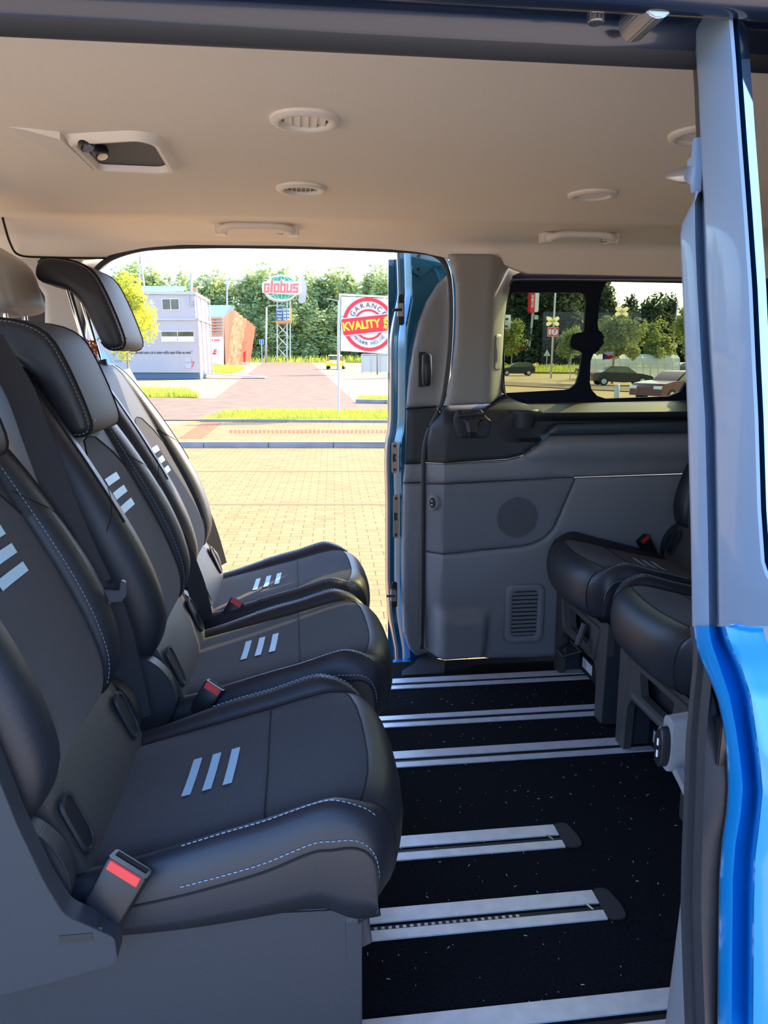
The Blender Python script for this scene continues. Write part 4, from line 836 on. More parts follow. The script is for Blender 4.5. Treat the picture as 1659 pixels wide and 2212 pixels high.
kerb('trim_kerb', gp(768, 870), gp(1100, 876), .12, .3, M['kerb'], '')

# ------------------------------------------------ trees
def crown(nm, rx, ry, rz_, nb, lf, mt, seed, holes=.35):
    rd_ = random.Random(seed); b = MB(); lob = [(Vector((rd_.gauss(0, .42)*rx, rd_.gauss(0, .42)*ry, rd_.uniform(-.75, .8)*rz_)), rd_.uniform(.28, .5)) for _ in range(26)]
    for c, r_ in lob: c.x *= (1-.45*max(0, c.z/rz_)); c.y *= (1-.45*max(0, c.z/rz_))
    for i in range(nb):
        c, r_ = lob[rd_.randrange(len(lob))]; d = Vector((rd_.gauss(0, 1), rd_.gauss(0, 1), rd_.gauss(0, 1))).normalized(); p = c+Vector((d.x*rx, d.y*ry, d.z*rz_))*r_*rd_.uniform(.55, 1.05)
        s = lf*rd_.uniform(.5, 1.25); u = Vector((rd_.gauss(0, 1), rd_.gauss(0, 1), rd_.gauss(0, .6))).normalized(); v = u.cross(d+Vector((0, 0, .2))).normalized()
        b.add([p-u*s, p+v*s*.6, p+u*s, p-v*s*.6], [(0, 1, 2, 3)], mt)
    o = b.build(nm, fix=False); return o
def tree(nm, lab, x, y, H, wd, trunk, mt, nb, lf, seed, z0=0., tr=.05, group=None, proto=None):
    r = thing(nm, lab, 'tree', (x, y, z0), group=group); ch = H-trunk
    c = crown('crown', wd/2, wd/2, ch/2, nb, lf, mt, seed); c.parent = r; c.location = (0, 0, trunk+ch*.5)
    b = MB(); b.tube([(0, 0, -.2), (0, 0, trunk*.6), (tr*.4, 0, trunk+ch*.45)], [tr*1.2, tr, tr*.5], M['bark'], 8); b.build('trunk', r, smooth=True); return r
def place(px, py, z=0.): p = at(px, py, z=z); return p.x, p.y
x, y = place(279, 826); tree('young_tree', 'young yellow-green tree in front of the white building', x, y, 6.3, 3.1, 1.7, M['leafy'], 9000, .12, 3, tr=.07)
for i, (px, py, H, wd, tk, sd, lab, mt) in enumerate((
        (1322, 828, 5.3, 3.7, 2.0, 11, 'large leafy tree behind the dark sedan, seen through the window', 'leafd'), (1404, 817, 5.6, 3.6, 2.0, 12, 'tree right of centre in the window, before the shelter', 'leafd'),
        (1228, 800, 6.6, 4.2, 2.0, 13, 'tree beside the window divider, beyond the pole', 'leafd'), (1104, 803, 7.0, 4.6, 2.2, 14, 'tree at the left edge of the window behind the hatchback', 'leafd'), (1480, 812, 7.5, 4.0, 2.0, 15, 'tree at the right edge of the tinted window', 'leafd'))):
    x, y = place(px, py, -.6); tree('street_tree', lab, x, y, H, wd, tk, M[mt], 3600, .17, sd, z0=-.6, tr=.09)
x, y = place(815, 808); tree('street_tree', 'thin young tree trunk under the banner by the glass shelter', x, y, 6.2, 3.0, 3.2, M['leafd'], 2200, .14, 21, tr=.06)
for i, (px, py) in enumerate(((960, 822), (1000, 812), (930, 806), (985, 799), (905, 794), (1040, 806))):
    x, y = place(px, py, -.3); tree('street_tree', 'street tree right of the road whose shadow crosses the asphalt', x, y, 7.5, 3.6, 2.4, M['leafd'], 1500, .2, 60+i, z0=-.3, tr=.1, group='street trees right of the road')
protos = []
for k in range(8):
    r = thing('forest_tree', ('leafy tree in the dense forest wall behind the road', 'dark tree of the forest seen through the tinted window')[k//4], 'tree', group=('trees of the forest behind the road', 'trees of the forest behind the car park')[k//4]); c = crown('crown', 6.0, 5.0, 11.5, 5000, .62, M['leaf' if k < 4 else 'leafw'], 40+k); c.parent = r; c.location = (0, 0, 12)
    b = MB(); b.tube([(0, 0, -1), (0, 0, 12)], [.35, .2], M['bark'], 6); b.build('trunk', r); protos.append(r)
first = [True]*8; k = 0
def forest(px, D, H, wd=1., off=0):
    global k
    i = k % 4+off; r = protos[i]
    if first[i]: first[i] = False
    else: r = copy_tree(r)
    d = at(px, 770, y=D)-EYE; q = EYE+d; r.location = (q.x, q.y, -.5); s = H/23.5; r.scale = (s*wd, s*wd, s); r.rotation_euler.z = random.uniform(0, 6.28); k += 1
for px in range(205, 900, 34): forest(px+random.uniform(-8, 8), 238+random.uniform(-8, 8), lerp([(240, 24), (300, 28), (420, 25), (500, 28), (600, 28), (750, 27), (850, 27)], px)+random.uniform(-1.5, 1.5))
for px in range(222, 900, 40): forest(px+random.uniform(-8, 8), 226+random.uniform(-4, 4), 14+random.uniform(-3, 3), 1.5)
for px in range(1070, 1560, 36): forest(px+random.uniform(-8, 8), 150+random.uniform(-8, 8), lerp([(1070, 25), (1280, 19), (1300, 15.5), (1360, 12.5), (1420, 13.5), (1480, 13), (1560, 16)], px)+random.uniform(-1, 1), 1., 4)
for px in range(1080, 1560, 40): forest(px+random.uniform(-8, 8), 140+random.uniform(-4, 4), 9.5+random.uniform(-1.5, 1.5), 1.5, 4)
for px in (930, 985, 1035): forest(px, 200, 24, 1., 4)

# ------------------------------------------------ white container building
A0 = gp(431, 819); A1 = at(225, 812, z=0); A1 = Vector((A0.x-7.4, A0.y+1.6, 0)); ux = (A0-A1).normalized(); uy = Vector((0, 0, 1)); nf = Vector((ux.y, -ux.x, 0)); Dp = Vector((.12, 7, 0))
r = thing('container_building', 'two-storey white container building with slogan and blue-grey roof strip', 'building', tuple(A0)); L = (A0-A1).length
def wp(s, h, o=0.): return A0-ux*s+uy*h+nf*o       # s metres left of the right corner
b = MB(); b.prism([wp(0, .45), wp(L+2, .45), wp(L+2, 4.12), wp(0, 4.12)], Dp, M['whitewall']); sub(b.build('ground_storey'), r)
b = MB(); b.prism([wp(.05, 4.12), wp(4.9, 4.12), wp(4.9, 5.75), wp(.05, 5.75)], Dp, M['whitewall']); sub(b.build('upper_storey'), r)
b = MB(); b.prism([wp(0, .0, -.15), wp(L+2, .0, -.15), wp(L+2, .47, -.15), wp(0, .47, -.15)], Dp, M['roofblue']); sub(b.build('plinth'), r)
b = MB(); b.prism([wp(-.12, 5.72, .1), wp(5.0, 5.80, .1), wp(5.0, 6.0, .1), wp(-.12, 5.9, .1)], Dp+Vector((0, .5, 0)), M['galv']); b.prism([wp(.05, 4.02, .08), wp(5.1, 4.02, .08), wp(5.1, 4.16, .08), wp(.05, 4.16, .08)], (0, .1, 0), M['galv']); sub(b.build('roof_edge'), r)
b = MB(); b.prism([wp(1.0, 6.0, -.5), wp(4.6, 6.0, -.5), wp(4.7, 6.45, -1.2), wp(1.0, 6.40, -1.2)], (0, .1, 0), mat('pale blue sheet', (.30, .42, .62), .3)); sub(b.build('roof_panel'), r)
def win(s0, s1, h0, h1, blind=False):
    b = MB(); b.prism([wp(s0, h0, .03), wp(s1, h0, .03), wp(s1, h1, .03), wp(s0, h1, .03)], (0, .02, 0), M['white']); o = sub(b.build('window'), r); b = MB(); m_ = (s0+s1)/2
    for p_, q_ in ((s0+.05, m_-.03), (m_+.03, s1-.05)):
        b.prism([wp(p_, h0+.05, .05), wp(q_, h0+.05, .05), wp(q_, h1-.05, .05), wp(p_, h1-.05, .05)], (0, .01, 0), M['darkglass'])
        if blind: b.prism([wp(p_, h0+.05, .07), wp(q_, h0+.05, .07), wp(q_, h0+.38, .07), wp(p_, h0+.38, .07)], (0, .01, 0), M['white'])
    x = b.build('pane'); x.parent = o; return o
win(1.15, 2.40, 4.70, 5.48); win(.20, 2.6, 2.55, 3.30, True); win(4.0, 5.2, 2.6, 3.3)
b = MB()
for s_ in (1.3, 2.55, 3.8, 5.05, 6.3): b.prism([wp(s_, .47, .01), wp(s_+.03, .47, .01), wp(s_+.03, 4.0, .01), wp(s_, 4.0, .01)], (0, .01, 0), M['galv'])
sub(b.build('panel_joints'), r)
b = MB()
put_text(b, '"Servis jedné vlády.', wp(5.35, 2.35, .03), ux, uy, .26, M['green'], .02, .95, .1); put_text(b, 'Levně mi půjčí náhradní auto a já si zatím můžu zajet třeba na tenis."', wp(3.15, 1.83, .03), ux, uy, .25, M['ink'], .015, .78, .1); put_text(b, 'Karel K., zákazník', wp(5.5, 1.25, .03), ux, uy, .2, M['green'], 0, .8, .1)
b.prism([wp(.55, .75, .03), wp(.95, .75, .03), wp(.95, 1.05, .03), wp(.55, 1.05, .03)], (0, .01, 0), M['galv']); b.prism([wp(.55, 1.2, .03), wp(.95, 1.2, .03), wp(.95, 1.5, .03), wp(.55, 1.5, .03)], (0, .01, 0), M['galv']); put_text(b, '7', wp(.42, 1.0, .035), ux, uy, .55, M['signred'])
sub(b.build('lettering'), r)
b = MB(); b.tube([wp(6.9+.8*math.cos(PI*k/8), 1.6+1.3*math.sin(PI*k/8), .04) for k in range(9)], .05, M['green'], 6); b.prism([wp(7.2, .5, .03), wp(6.3, .5, .03), wp(6.4, 1.4, .03), wp(6.8, 2.0, .03), wp(7.2, 1.9, .03)], (0, .01, 0), mat('pale blue print', (.35, .55, .75), .6)); sub(b.build('wall_print'), r)
b = MB(); e = Dp.normalized()
for s_ in (0, 2.2, 4.6, 6.95): b.prism([A0+e*s_+Vector((.02, 0, .3)), A0+e*(s_+.14)+Vector((.02, 0, .3)), A0+e*(s_+.14)+Vector((.02, 0, 5.7)), A0+e*s_+Vector((.02, 0, 5.7))], (.10, 0, 0), M['whitewall'])
b.prism([A0+Vector((.1, -.1, 4.05)), A0+Dp+Vector((.1, 0, 4.05)), A0+Dp+Vector((.1, 0, 4.2)), A0+Vector((.1, -.1, 4.2))], (.06, 0, 0), M['whitewall']); sub(b.build('corner_posts'), r)
b = MB(); q = A0+Dp*.3; b.prism([q+Vector((.2, 0, .3)), q+Vector((4.5, -1.5, .02)), q+Vector((4.6, -.3, .02)), q+Vector((.2, 1.5, .3))], (0, 0, .08), M['galv']); sub(b.build('entrance_ramp'), r)
b = MB(); b.tube([wp(.45, 5.95, .1), wp(.5, 5.2, .12), wp(.3, 4.95, .12), wp(.12, 5.05, .12), wp(.1, 5.3, .12)], .04, M['galv'], 8); sub(b.build('cable_loop', smooth=True), r)
# ------------------------------------------------ red building
R0 = gp(487, 791); D0 = R0.y; sc = D0/1600.
r = thing('red_building', 'orange-red building with folded metal front and blue-grey roof', 'building', tuple(R0))
def rp(px, py, dy=0.): return at(px, py, y=D0+dy)
back = Vector((0, 16, 0))
b = MB(); b.prism([rp(440, 792), rp(484, 791), rp(484, 683), rp(440, 682)], (0, 14, 0), M['galv']); sub(b.build('side_hall'), r)
b = MB(); b.add([rp(430, 683), rp(485, 684), rp(508, 665, 8), rp(498, 659, 14), rp(430, 659, 14)], [(0, 1, 2, 3, 4)], M['roofblue']); sub(b.build('roof', fix=False), r)
b = MB(); top = [(484, 683, 0), (506, 666, 6), (516, 676, 9), (524, 682, 13), (533, 689, 17), (540, 694, 22), (546, 700, 27), (552, 705, 32)]; bot = [(487, 791, 0), (491, 791, 6), (502, 790, 9), (509, 789, 13), (516, 788, 17), (524, 783, 22), (533, 781, 27), (541, 780, 32)]
om = [M['redwall'], mat('pale orange fretwork', (.62, .19, .09), .5, col2=(.62, .045, .012), scale=1.6)]
for i in range(7):
    a, c, e, f_ = rp(*top[i]), rp(*top[i+1]), rp(*bot[i+1]), rp(*bot[i]); md = (a+c)/2; mb = (e+f_)/2; off = Vector((-.5, -1.2, 0)) if i else Vector((0, 0, 0))
    b.add([a, md+off, mb+off, f_], [(0, 1, 2, 3)], om[0]); b.add([md+off, c, e, mb+off], [(0, 1, 2, 3)], om[1 if 0 < i < 4 else 0])
b.add([rp(*top[7]), rp(552, 705, 45), rp(541, 780, 45), rp(*bot[7])], [(0, 1, 2, 3)], om[0]); sub(b.build('folded_front', fix=False), r)
b = MB()
for k in range(6): b.prism([rp(450, 686+k*6.5, -.4), rp(481, 686+k*6.5, -.4), rp(481, 689+k*6.5, -.4), rp(450, 689+k*6.5, -.4)], (0, .3, 0), M['wood'])
b.prism([rp(450, 722, -.5), rp(482, 722, -.5), rp(482, 726, -.5), rp(450, 726, -.5)], (0, .4, 0), M['wood']); b.prism([rp(462, 690, -.3), rp(465, 690, -.3), rp(465, 724, -.3), rp(462, 724, -.3)], (0, .3, 0), M['redwall']); sub(b.build('timber_slats'), r)
b = MB(); b.prism([rp(445, 727, -.6), rp(481, 727, -.6), rp(481, 787, -.6), rp(445, 787, -.6)], (0, .1, 0), M['white']); o = sub(b.build('poster_panel'), r)
b = MB(); put_text(b, 'LE', rp(461, 760, -.7), (1, 0, 0), (0, 0, 1), .95, M['signred'], .03, 1.1, .2); b.prism([rp(457, 733, -.7), rp(460.5, 733, -.7), rp(460.5, 736, -.7), rp(457, 736, -.7)], (0, .05, 0), M['signred']); b.prism([rp(463, 733.5, -.7), rp(475, 733.5, -.7), rp(474.5, 735.8, -.7), rp(462.5, 735.8, -.7)], (0, .05, 0), M['signred']); b.prism([rp(452, 764, -.7), rp(467, 764, -.7), rp(467, 765.5, -.7), rp(452, 765.5, -.7)], (0, .05, 0), M['signred']); x = sub(b.build('lettering'), r)
b = MB(); b.prism([rp(526, 783, 8), rp(530, 783, 8), rp(531, 757, 8), rp(525, 762, 8)], (0, .5, 0), M['signred']); b.prism([rp(516, 755, 6), rp(522, 755, 6), rp(524, 737, 6), rp(537, 737, 6), rp(524, 765, 6)], (0, .4, 0), M['wood']); sub(b.build('entrance'), r)
# ------------------------------------------------ pylon sign with the store name
G = gp(612, 776.5); DG = 205.
def q(px, py, dy=0.): return at(px, py, y=DG+dy)
r = thing('pylon_sign', 'tall lattice pylon with green globe sign reading Globus', 'sign', tuple(q(612, 782)))
b = MB()
for px, dy in ((599, 0), (620, 0), (627, 4)): b.tube([q(px, 783, dy), q(px, 640, dy)], .20, M['galv'], 6)
for a, c in ((775, 750), (750, 725), (725, 700)): b.tube([q(599, a), q(622, c)], .10, M['galv'], 5); b.tube([q(622, a, 2), q(599, c, 2)], .10, M['galv'], 5); b.tube([q(599, c), q(622, c)], .08, M['galv'], 5)
b.tube([q(599, 665), q(616, 648)], .1, M['galv'], 5); sub(b.build('lattice_mast'), r)
gc = q(608, 622, -1); ex = Vector((1, 0, .0)); el = lambda a, c_, dy, dx=0., dz=0.: [gc+Vector((a*math.cos(2*PI*k/36)+dx, dy, c_*math.sin(2*PI*k/36)+dz)) for k in range(36)]
b = MB(); b.loft([el(4.4, 3.35, 1.6, -.3, -.3), el(4.4, 3.35, 0), el(4.1, 3.1, -.02)], M['white']); o = sub(b.build('globe_box'), r)
b = MB(); b.prism(el(4.0, 3.0, -.06), (0, .03, 0), M['green'])
sub(b.build('globe_face'), r); b = MB()
for a in (-.75, -.38, 0, .38, .75): b.tube([gc+Vector((4.0*math.sin(a)*math.cos(t)*1.0, -.14, 3.0*math.sin(t))) for t in [PI*(j/12-.5) for j in range(13)]], .07, M['white'], 4)
for h in (-.66, .66): b.tube([gc+Vector((4.0*x_*.76, -.14, 3.0*(h-.14*(1 if h > 0 else -1)*(1-x_*x_)))) for x_ in [-1+j/6 for j in range(13)]], .07, M['white'], 4)
sub(b.build('globe_lines'), r)
b = MB(); W5 = [(-5.0, -1.0), (-4.9, -1.35), (4.2, -1.75), (4.9, -1.3), (5.35, 1.2), (5.0, 1.6), (.9, 1.65), (.8, 2.1), (-.1, 2.1), (-.3, 1.7), (-2.2, 1.75), (-2.3, 2.1), (-3.0, 2.1), (-3.2, 1.6), (-4.6, 1.5), (-5.0, 1.1)]
b.prism([gc+Vector((x_, -.5, z_)) for x_, z_ in W5], (0, .9, 0), M['white']); sub(b.build('name_board'), r)
lr = mat('sign coral red', (.95, .22, .15), .6, spec=.1)
b = MB(); lt = gc+Vector((0, -.56, 0)); T_ = lambda P_: b.prism([lt+Vector((x_+.10*z_, -.012*(len(b.v)//8 % 7), z_*1.0-.05)) for x_, z_ in P_], (0, .1, 0), lr)
def bar(x0, z0, x1, z1): T_([(x0, z0), (x1, z0), (x1, z1), (x0, z1)])
S_ = .46
for x0, kind in ((-4.55, 'G'), (-2.85, 'l'), (-2.0, 'o'), (-.35, 'b'), (1.3, 'u'), (2.95, 's')):
    w_ = 1.45; lo, hi = -1.2, 1.15
    if kind == 'l': bar(x0, lo, x0+.62, 1.9); continue
    if kind in 'Gobu': bar(x0, lo, x0+S_, 1.9 if kind == 'b' else hi)
    if kind in 'Gobus': bar(x0, lo, x0+w_, lo+.5)
    if kind in 'Gobs': bar(x0, hi-.5, x0+w_, hi)
    if kind in 'obu': bar(x0+w_-S_, lo, x0+w_, hi)
    if kind == 'G': bar(x0+w_-S_, lo, x0+w_, .15); bar(x0+.75, -.15, x0+w_, .2); bar(x0+w_-S_, hi-.7, x0+w_, hi)
    if kind == 's': bar(x0, -.1, x0+S_, hi); bar(x0, -.2, x0+w_, .25); bar(x0+w_-S_, lo, x0+w_, .2)
sub(b.build('letters'), r)
b = MB(); bx = gc+Vector((5.2, 2.0, -.2)); b.prism([bx+Vector((x_, 0, z_)) for x_, z_ in rounded([(-.8, -3.6), (.8, -3.4), (1.3, -1.5), (1.5, 1.2), (.6, 3.2), (-.6, 3.2)], .6, 3)], (0, 1.5, 0), M['galv']); sub(b.build('second_sign'), r)
b = MB(); b.prism([q(595.5, 695, -1), q(625, 695, -1), q(625, 665, -1), q(595.5, 665, -1)], (0, .5, 0), M['roofblue']); b.prism([q(595, 698, -1.1), q(628, 698, -1.1), q(628, 693, -1.1), q(595, 693, -1.1)], (0, .6, 0), mat('sign orange', (.85, .25, .03), .5)); b.prism([q(627, 698, -1.1), q(631, 698, -1.1), q(631, 665, -1.1), q(627, 665, -1.1)], (0, .6, 0), mat('sign amber', (.95, .45, .02), .5)); pb_ = sub(b.build('price_board'), r)
b = MB()
for k_, (t1, t2) in enumerate((('Natural', '37.90'), ('Diesel', '36.90'), ('Super', '39.90'), ('LPG', '16.30'))): put_text(b, t1, q(603.5, 669+k_*7, -1.2), (1, 0, 0), (0, 0, 1), .55, M['white'], .03); put_text(b, t2, q(619, 669+k_*7, -1.2), (1, 0, 0), (0, 0, 1), .8, M['label'], .05)
sub(b.build('prices'), r)
# ------------------------------------------------ banner
y0 = 19.3; r = thing('banner', 'white banner with red ring reading GARANCE KVALITY on a thin pole', 'banner', tuple(at(731, 905, y=y0)))
def bp(px, py, dy=0.): return at(px, py, y=y0+dy)
b = MB(); b.tube([bp(731, 909), bp(734, 636)], .022, M['galv'], 10); b.tube([bp(732, 636), bp(900, 645)], .022, M['white'], 8); b.tube([bp(733, 683), bp(745, 683)], .012, M['galv'], 6); sub(b.build('pole'), r)
b = MB(); b.prism([bp(737, 640), bp(868, 647), bp(868, 766), bp(736, 758)], (0, .02, 0), mat('banner cloth', (.80, .76, .76), .8)); sub(b.build('cloth'), r)
bc = bp(796.5, 701, -.03); U1 = Vector((1, 0, -.03)); V1 = Vector((0, 0, 1)); px_ = y0/1600/.985
def ringm(mb, r0, r1, mt):
    n_ = 48; vs = []
    for k_ in range(n_): a = 2*PI*k_/n_; vs += [bc+(U1*math.cos(a)+V1*math.sin(a))*r0*px_, bc+(U1*math.cos(a)+V1*math.sin(a))*r1*px_]
    mb.add(vs, [(2*k_, 2*k_+1, (2*k_+3) % (2*n_), (2*k_+2) % (2*n_)) for k_ in range(n_)], mt)
b = MB(); ringm(b, 47, 54, M['signred']); ringm(b, 27, 31, M['signred'])
a_ = math.radians(8); ur = U1*math.cos(a_)+V1*math.sin(a_); vr = V1*math.cos(a_)-U1*math.sin(a_); o_ = bc+ur*.0-Vector((0, .012, 0))
rr_ = lambda w_, h_, dy: [bc+Vector((0, dy, 0))+ur*x_*px_+vr*z_*px_ for x_, z_ in rrect(-w_, w_, -h_, h_, 3)]
b.prism(rr_(57, 18, -.008), (0, .004, 0), M['white']); b.prism(rr_(55.5, 16.5, -.012), (0, .004, 0), M['signred'])
arc_text(b, 'GARANCE', bc+Vector((0, -.004, 0)), U1, V1, 38.5*px_, 148, 36, 14*px_, M['ink']); arc_text(b, 'VYBÍRÁME PEČLIVĚ', bc+Vector((0, -.004, 0)), U1, V1, 39*px_, 214, 322, 9*px_, M['ink'], flip=True)
put_text(b, 'KVALITY', bc+Vector((0, -.018, 0))-ur*15.5*px_, ur, vr, 23*px_, M['yellow'], .035, .88)
mc = bc+Vector((0, -.02, 0))+ur*40*px_+vr*3*px_; b.prism([mc+ur*9*px_*math.cos(2*PI*k_/20)+vr*9*px_*math.sin(2*PI*k_/20) for k_ in range(20)], (0, .004, 0), M['yellow'])
for s_ in (-1, 1): b.prism([mc+(ur*x_*s_+vr*z_)*px_ for x_, z_ in ((2, -6), (7, -5), (11, -14), (7, -13), (5, -17))], (0, .004, 0), M['yellow'])
b.prism([mc+Vector((0, -.004, 0))+(ur*math.sin(2*PI*k_/10)+vr*math.cos(2*PI*k_/10))*(4.8 if k_ % 2 == 0 else 2.2)*px_ for k_ in range(10)], (0, .002, 0), M['signred'])
sub(b.build('print'), r)
# ------------------------------------------------ poles, lamps, small signs
def pole_thing(nm, lab, cat, base, top, z0=0., rad=.07, group=None):
    p = at(base[0], base[1], z=z0); t_ = at(top[0], top[1], y=p.y); r = thing(nm, lab, cat, tuple(p), group=group)
    b = MB(); b.tube([(0, 0, 0), Vector((t_.x-p.x, 0, t_.z-p.z))], [rad, rad*.7], M['galv'], 8); b.build('pole', r, smooth=True); return r, p, t_
r, p, t_ = pole_thing('street_lamp', 'street lamp with short arm left of the globe pylon', 'lamp', (574.5, 783), (575.5, 664), rad=.28)
b = MB(); b.tube([t_-p, t_-p+Vector((.6, 0, .4)), t_-p+Vector((3.3, 0, .5))], .12, M['galv'], 6); b.build('arm', r); b = MB(); b.box(t_-p+Vector((3.9, 0, .5)), (1.3, .4, .18), M['galv']); b.build('lamp_head', r)
r, p, t_ = pole_thing('street_lamp', 'thin lamp arm reaching left from behind the banner', 'lamp', (729.5, 800), (731, 650), rad=.12)
b = MB(); b.tube([t_-p, t_-p+Vector((-1.3, 0, .25))], .06, M['galv'], 6); b.build('arm', r)
r, p, t_ = pole_thing('mast', 'tall pole with a long crossbar above the blue-grey roof', 'mast', (491, 785), (490, 600), rad=.20)
b = MB(); b.tube([t_-p+Vector((-4.2, 0, -.3)), t_-p+Vector((4.2, 0, -.6))], .11, M['galv'], 6); b.build('crossbar', r)
r, p, t_ = pole_thing('mast', 'thin yellowish antenna mast behind the white building roof', 'mast', (415, 800), (413, 590), rad=.2); b = MB(); b.box(t_-p+Vector((.3, 0, -3)), (.5, .4, 3.0), M['wood']); b.build('antenna', r)
r, p, t_ = pole_thing('street_lamp', 'small curved lamp above the white building', 'lamp', (368, 800), (368, 617), rad=.1); b = MB(); b.tube([t_-p, t_-p+Vector((.2, 0, .4)), t_-p+Vector((.9, 0, .4))], .08, M['galv'], 6); b.build('arm', r)
# electricity pylon
P0 = at(317, 779, y=236); r = thing('electricity_pylon', 'lattice electricity pylon rising above the forest on the left', 'pylon', tuple(P0)); T0 = at(317, 543, y=236); h = T0.z-P0.z; b = MB()
for sx in (-1, 1):
    for sy in (-1, 1): b.tube([(sx*2.2, sy*2.2, 0), (sx*.9, sy*.9, h*.62), (0, 0, h)], .14, M['galv'], 4)
for k_ in range(14):
    z0, z1 = h*k_/14, h*(k_+1)/14; f0 = lerp([(0, 2.2), (h*.62, .9), (h, 0)], z0); f1 = lerp([(0, 2.2), (h*.62, .9), (h, 0)], z1); b.tube([(-f0, -f0, z0), (f1, -f1, z1)], .08, M['galv'], 4); b.tube([(f0, -f0, z0), (-f1, -f1, z1)], .08, M['galv'], 4)
b.build('tower', r)
for z_, w_ in ((.62, 4.5), (.48, 8), (.36, 6)): b = MB(); b.tube([(-w_, 0, h*z_), (0, 0, h*z_+1), (w_, 0, h*z_)], .13, M['galv'], 4); b.tube([(-w_, 0, h*z_), (w_, 0, h*z_)], .11, M['galv'], 4); b.build('crossarm', r)
def road_sign(lab, base, w_, h_, cz, mt, txt, two=False, z0=0.):
    p = at(base[0], base[1], z=z0); r = thing('road_sign', lab, 'sign', tuple(p)); k_ = p.y/1600; top = (base[1]-cz)*k_
    for s in ((-.25, .25) if two else (0,)): b = MB(); b.tube([(s*w_*k_, 0, 0), (s*w_*k_, 0, top)], .05 if p.y < 90 else .14, M['galv'], 6); b.build('post', r)
    b = MB(); b.prism([(x*k_, -.16, top+z*k_) for x, z in rrect(-w_/2, w_/2, -h_/2, h_/2, 1.)], (0, .08, 0), M['white']); b.prism([(x*k_, -.20, top+z*k_) for x, z in rrect(-w_/2+.7, w_/2-.7, -h_/2+.7, h_/2-.7, .8)], (0, .05, 0), mt); pl_ = b.build('sign_plate', r)
    b = MB()
    if txt[0] == 'I':
        b.prism([(x*k_, -.24, top+z*k_) for x, z in rrect(-w_*.42, -w_*.24, -h_*.3, h_*.3, 1.)], (0, .02, 0), M['white']); b.prism([((w_*.12+w_*.30*math.cos(2*PI*q_/24))*k_, -.24, top+h_*.34*math.sin(2*PI*q_/24)*k_) for q_ in range(24)], (0, .02, 0), M['white']); put_text(b, txt[1], (w_*.12*k_, -.27, top), (1, 0, 0), (0, 0, 1), h_*.6*k_, M['signred'], .04)
    else: put_text(b, txt, (0, -.24, top), (1, 0, 0), (0, 0, 1), h_*.8*k_, M['white'], .04)
    b.build('symbol', r); return r
road_sign('small blue road sign left of the street lamp', (566.5, 783), 9, 9, 741, M['signblue'], 'i'); road_sign('blue road sign with white symbol on two posts', (684, 780), 13, 18, 745, M['signblue'], 'Y', True)
road_sign('red direction sign with number 7 on the tall pole in the window', (1189, 818), 24, 20, 718, M['signred'], 'I7', False, -.6)
road_sign('distant red numbered sign at the right of the tinted window', (1451, 800), 16, 10, 746, M['signred'], 'I+', False, -.6)
r, p, t_ = pole_thing('lamp_post', 'tall bare pole standing in the car park, seen through the sliding pane', 'pole', (1190, 817), (1203, 560), -.6, rad=.11); b = MB(); b.tube([Vector((.25, 0, 5.4)), Vector((.1, 0, 5.9)), Vector((-.8, 0, 6.0))], .04, M['galv'], 6); b.build('bracket', r)
r, p, t_ = pole_thing('lamp_post', 'distant thin pole behind the right trees in the window', 'pole', (1449, 805), (1464, 650), -.6, rad=.10)
p = at(1138, 795, z=-.6); k_ = p.y/1600; r = thing('totem_sign', 'tall rounded red and white totem sign behind the hatchback', 'sign', tuple(p)); b = MB(); b.tube([(0, 0, 0), (9*k_, 0, 120*k_)], .22, M['galv'], 8); b.build('pole', r)
b = MB(); b.prism([(9*k_+x*k_, -.6, 138*k_+z*k_) for x, z in rrect(-9, 1, -22, 24, 4)], (0, 1.5, 0), M['signred']); b.prism([(9*k_+x*k_, -.5, 138*k_+z*k_) for x, z in rrect(0, 10, -20, 24, 4)], (0, 1.5, 0), M['white']); b.build('sign_box', r)
b = MB(); put_text(b, 'GLOBUS', (9*k_-4.5*k_, -.7, 140*k_), (0, 0, 1), (-1, 0, 0), 7*k_, M['white'], .03); b.box((14*k_, -.6, 107*k_), (8*k_, .4, 9*k_), M['galv']); b.build('lettering', r)
p = at(1180, 803, z=-.6); r = thing('warning_sign', 'grey back of a triangular warning sign in the window', 'sign', tuple(p)); b = MB(); b.tube([(0, 0, 0), (0, 0, 2.5)], .05, M['galv'], 6); b.build('post', r); b = MB(); b.prism([(-.5, 0, 2.2), (.5, 0, 2.2), (0, 0, 3.1)], (0, .05, 0), M['galv']); b.build('sign_plate', r)
p = at(1086, 803, z=-.6); k_ = p.y/1600; r = thing('totem_sign', 'white board on a post at the left edge of the window', 'sign', tuple(p)); b = MB(); b.tube([(0, 0, 0), (0, 0, 70*k_)], .2, M['galv'], 6); b.build('post', r); b = MB(); b.box((6*k_, 0, 105*k_), (14*k_, .5, 30*k_), M['white']); b.box((4*k_, -.3, 111*k_), (6*k_, .1, 4*k_), M['ink']); b.box((4*k_, -.3, 96*k_), (6*k_, .1, 4*k_), M['ink']); b.build('sign_board', r)
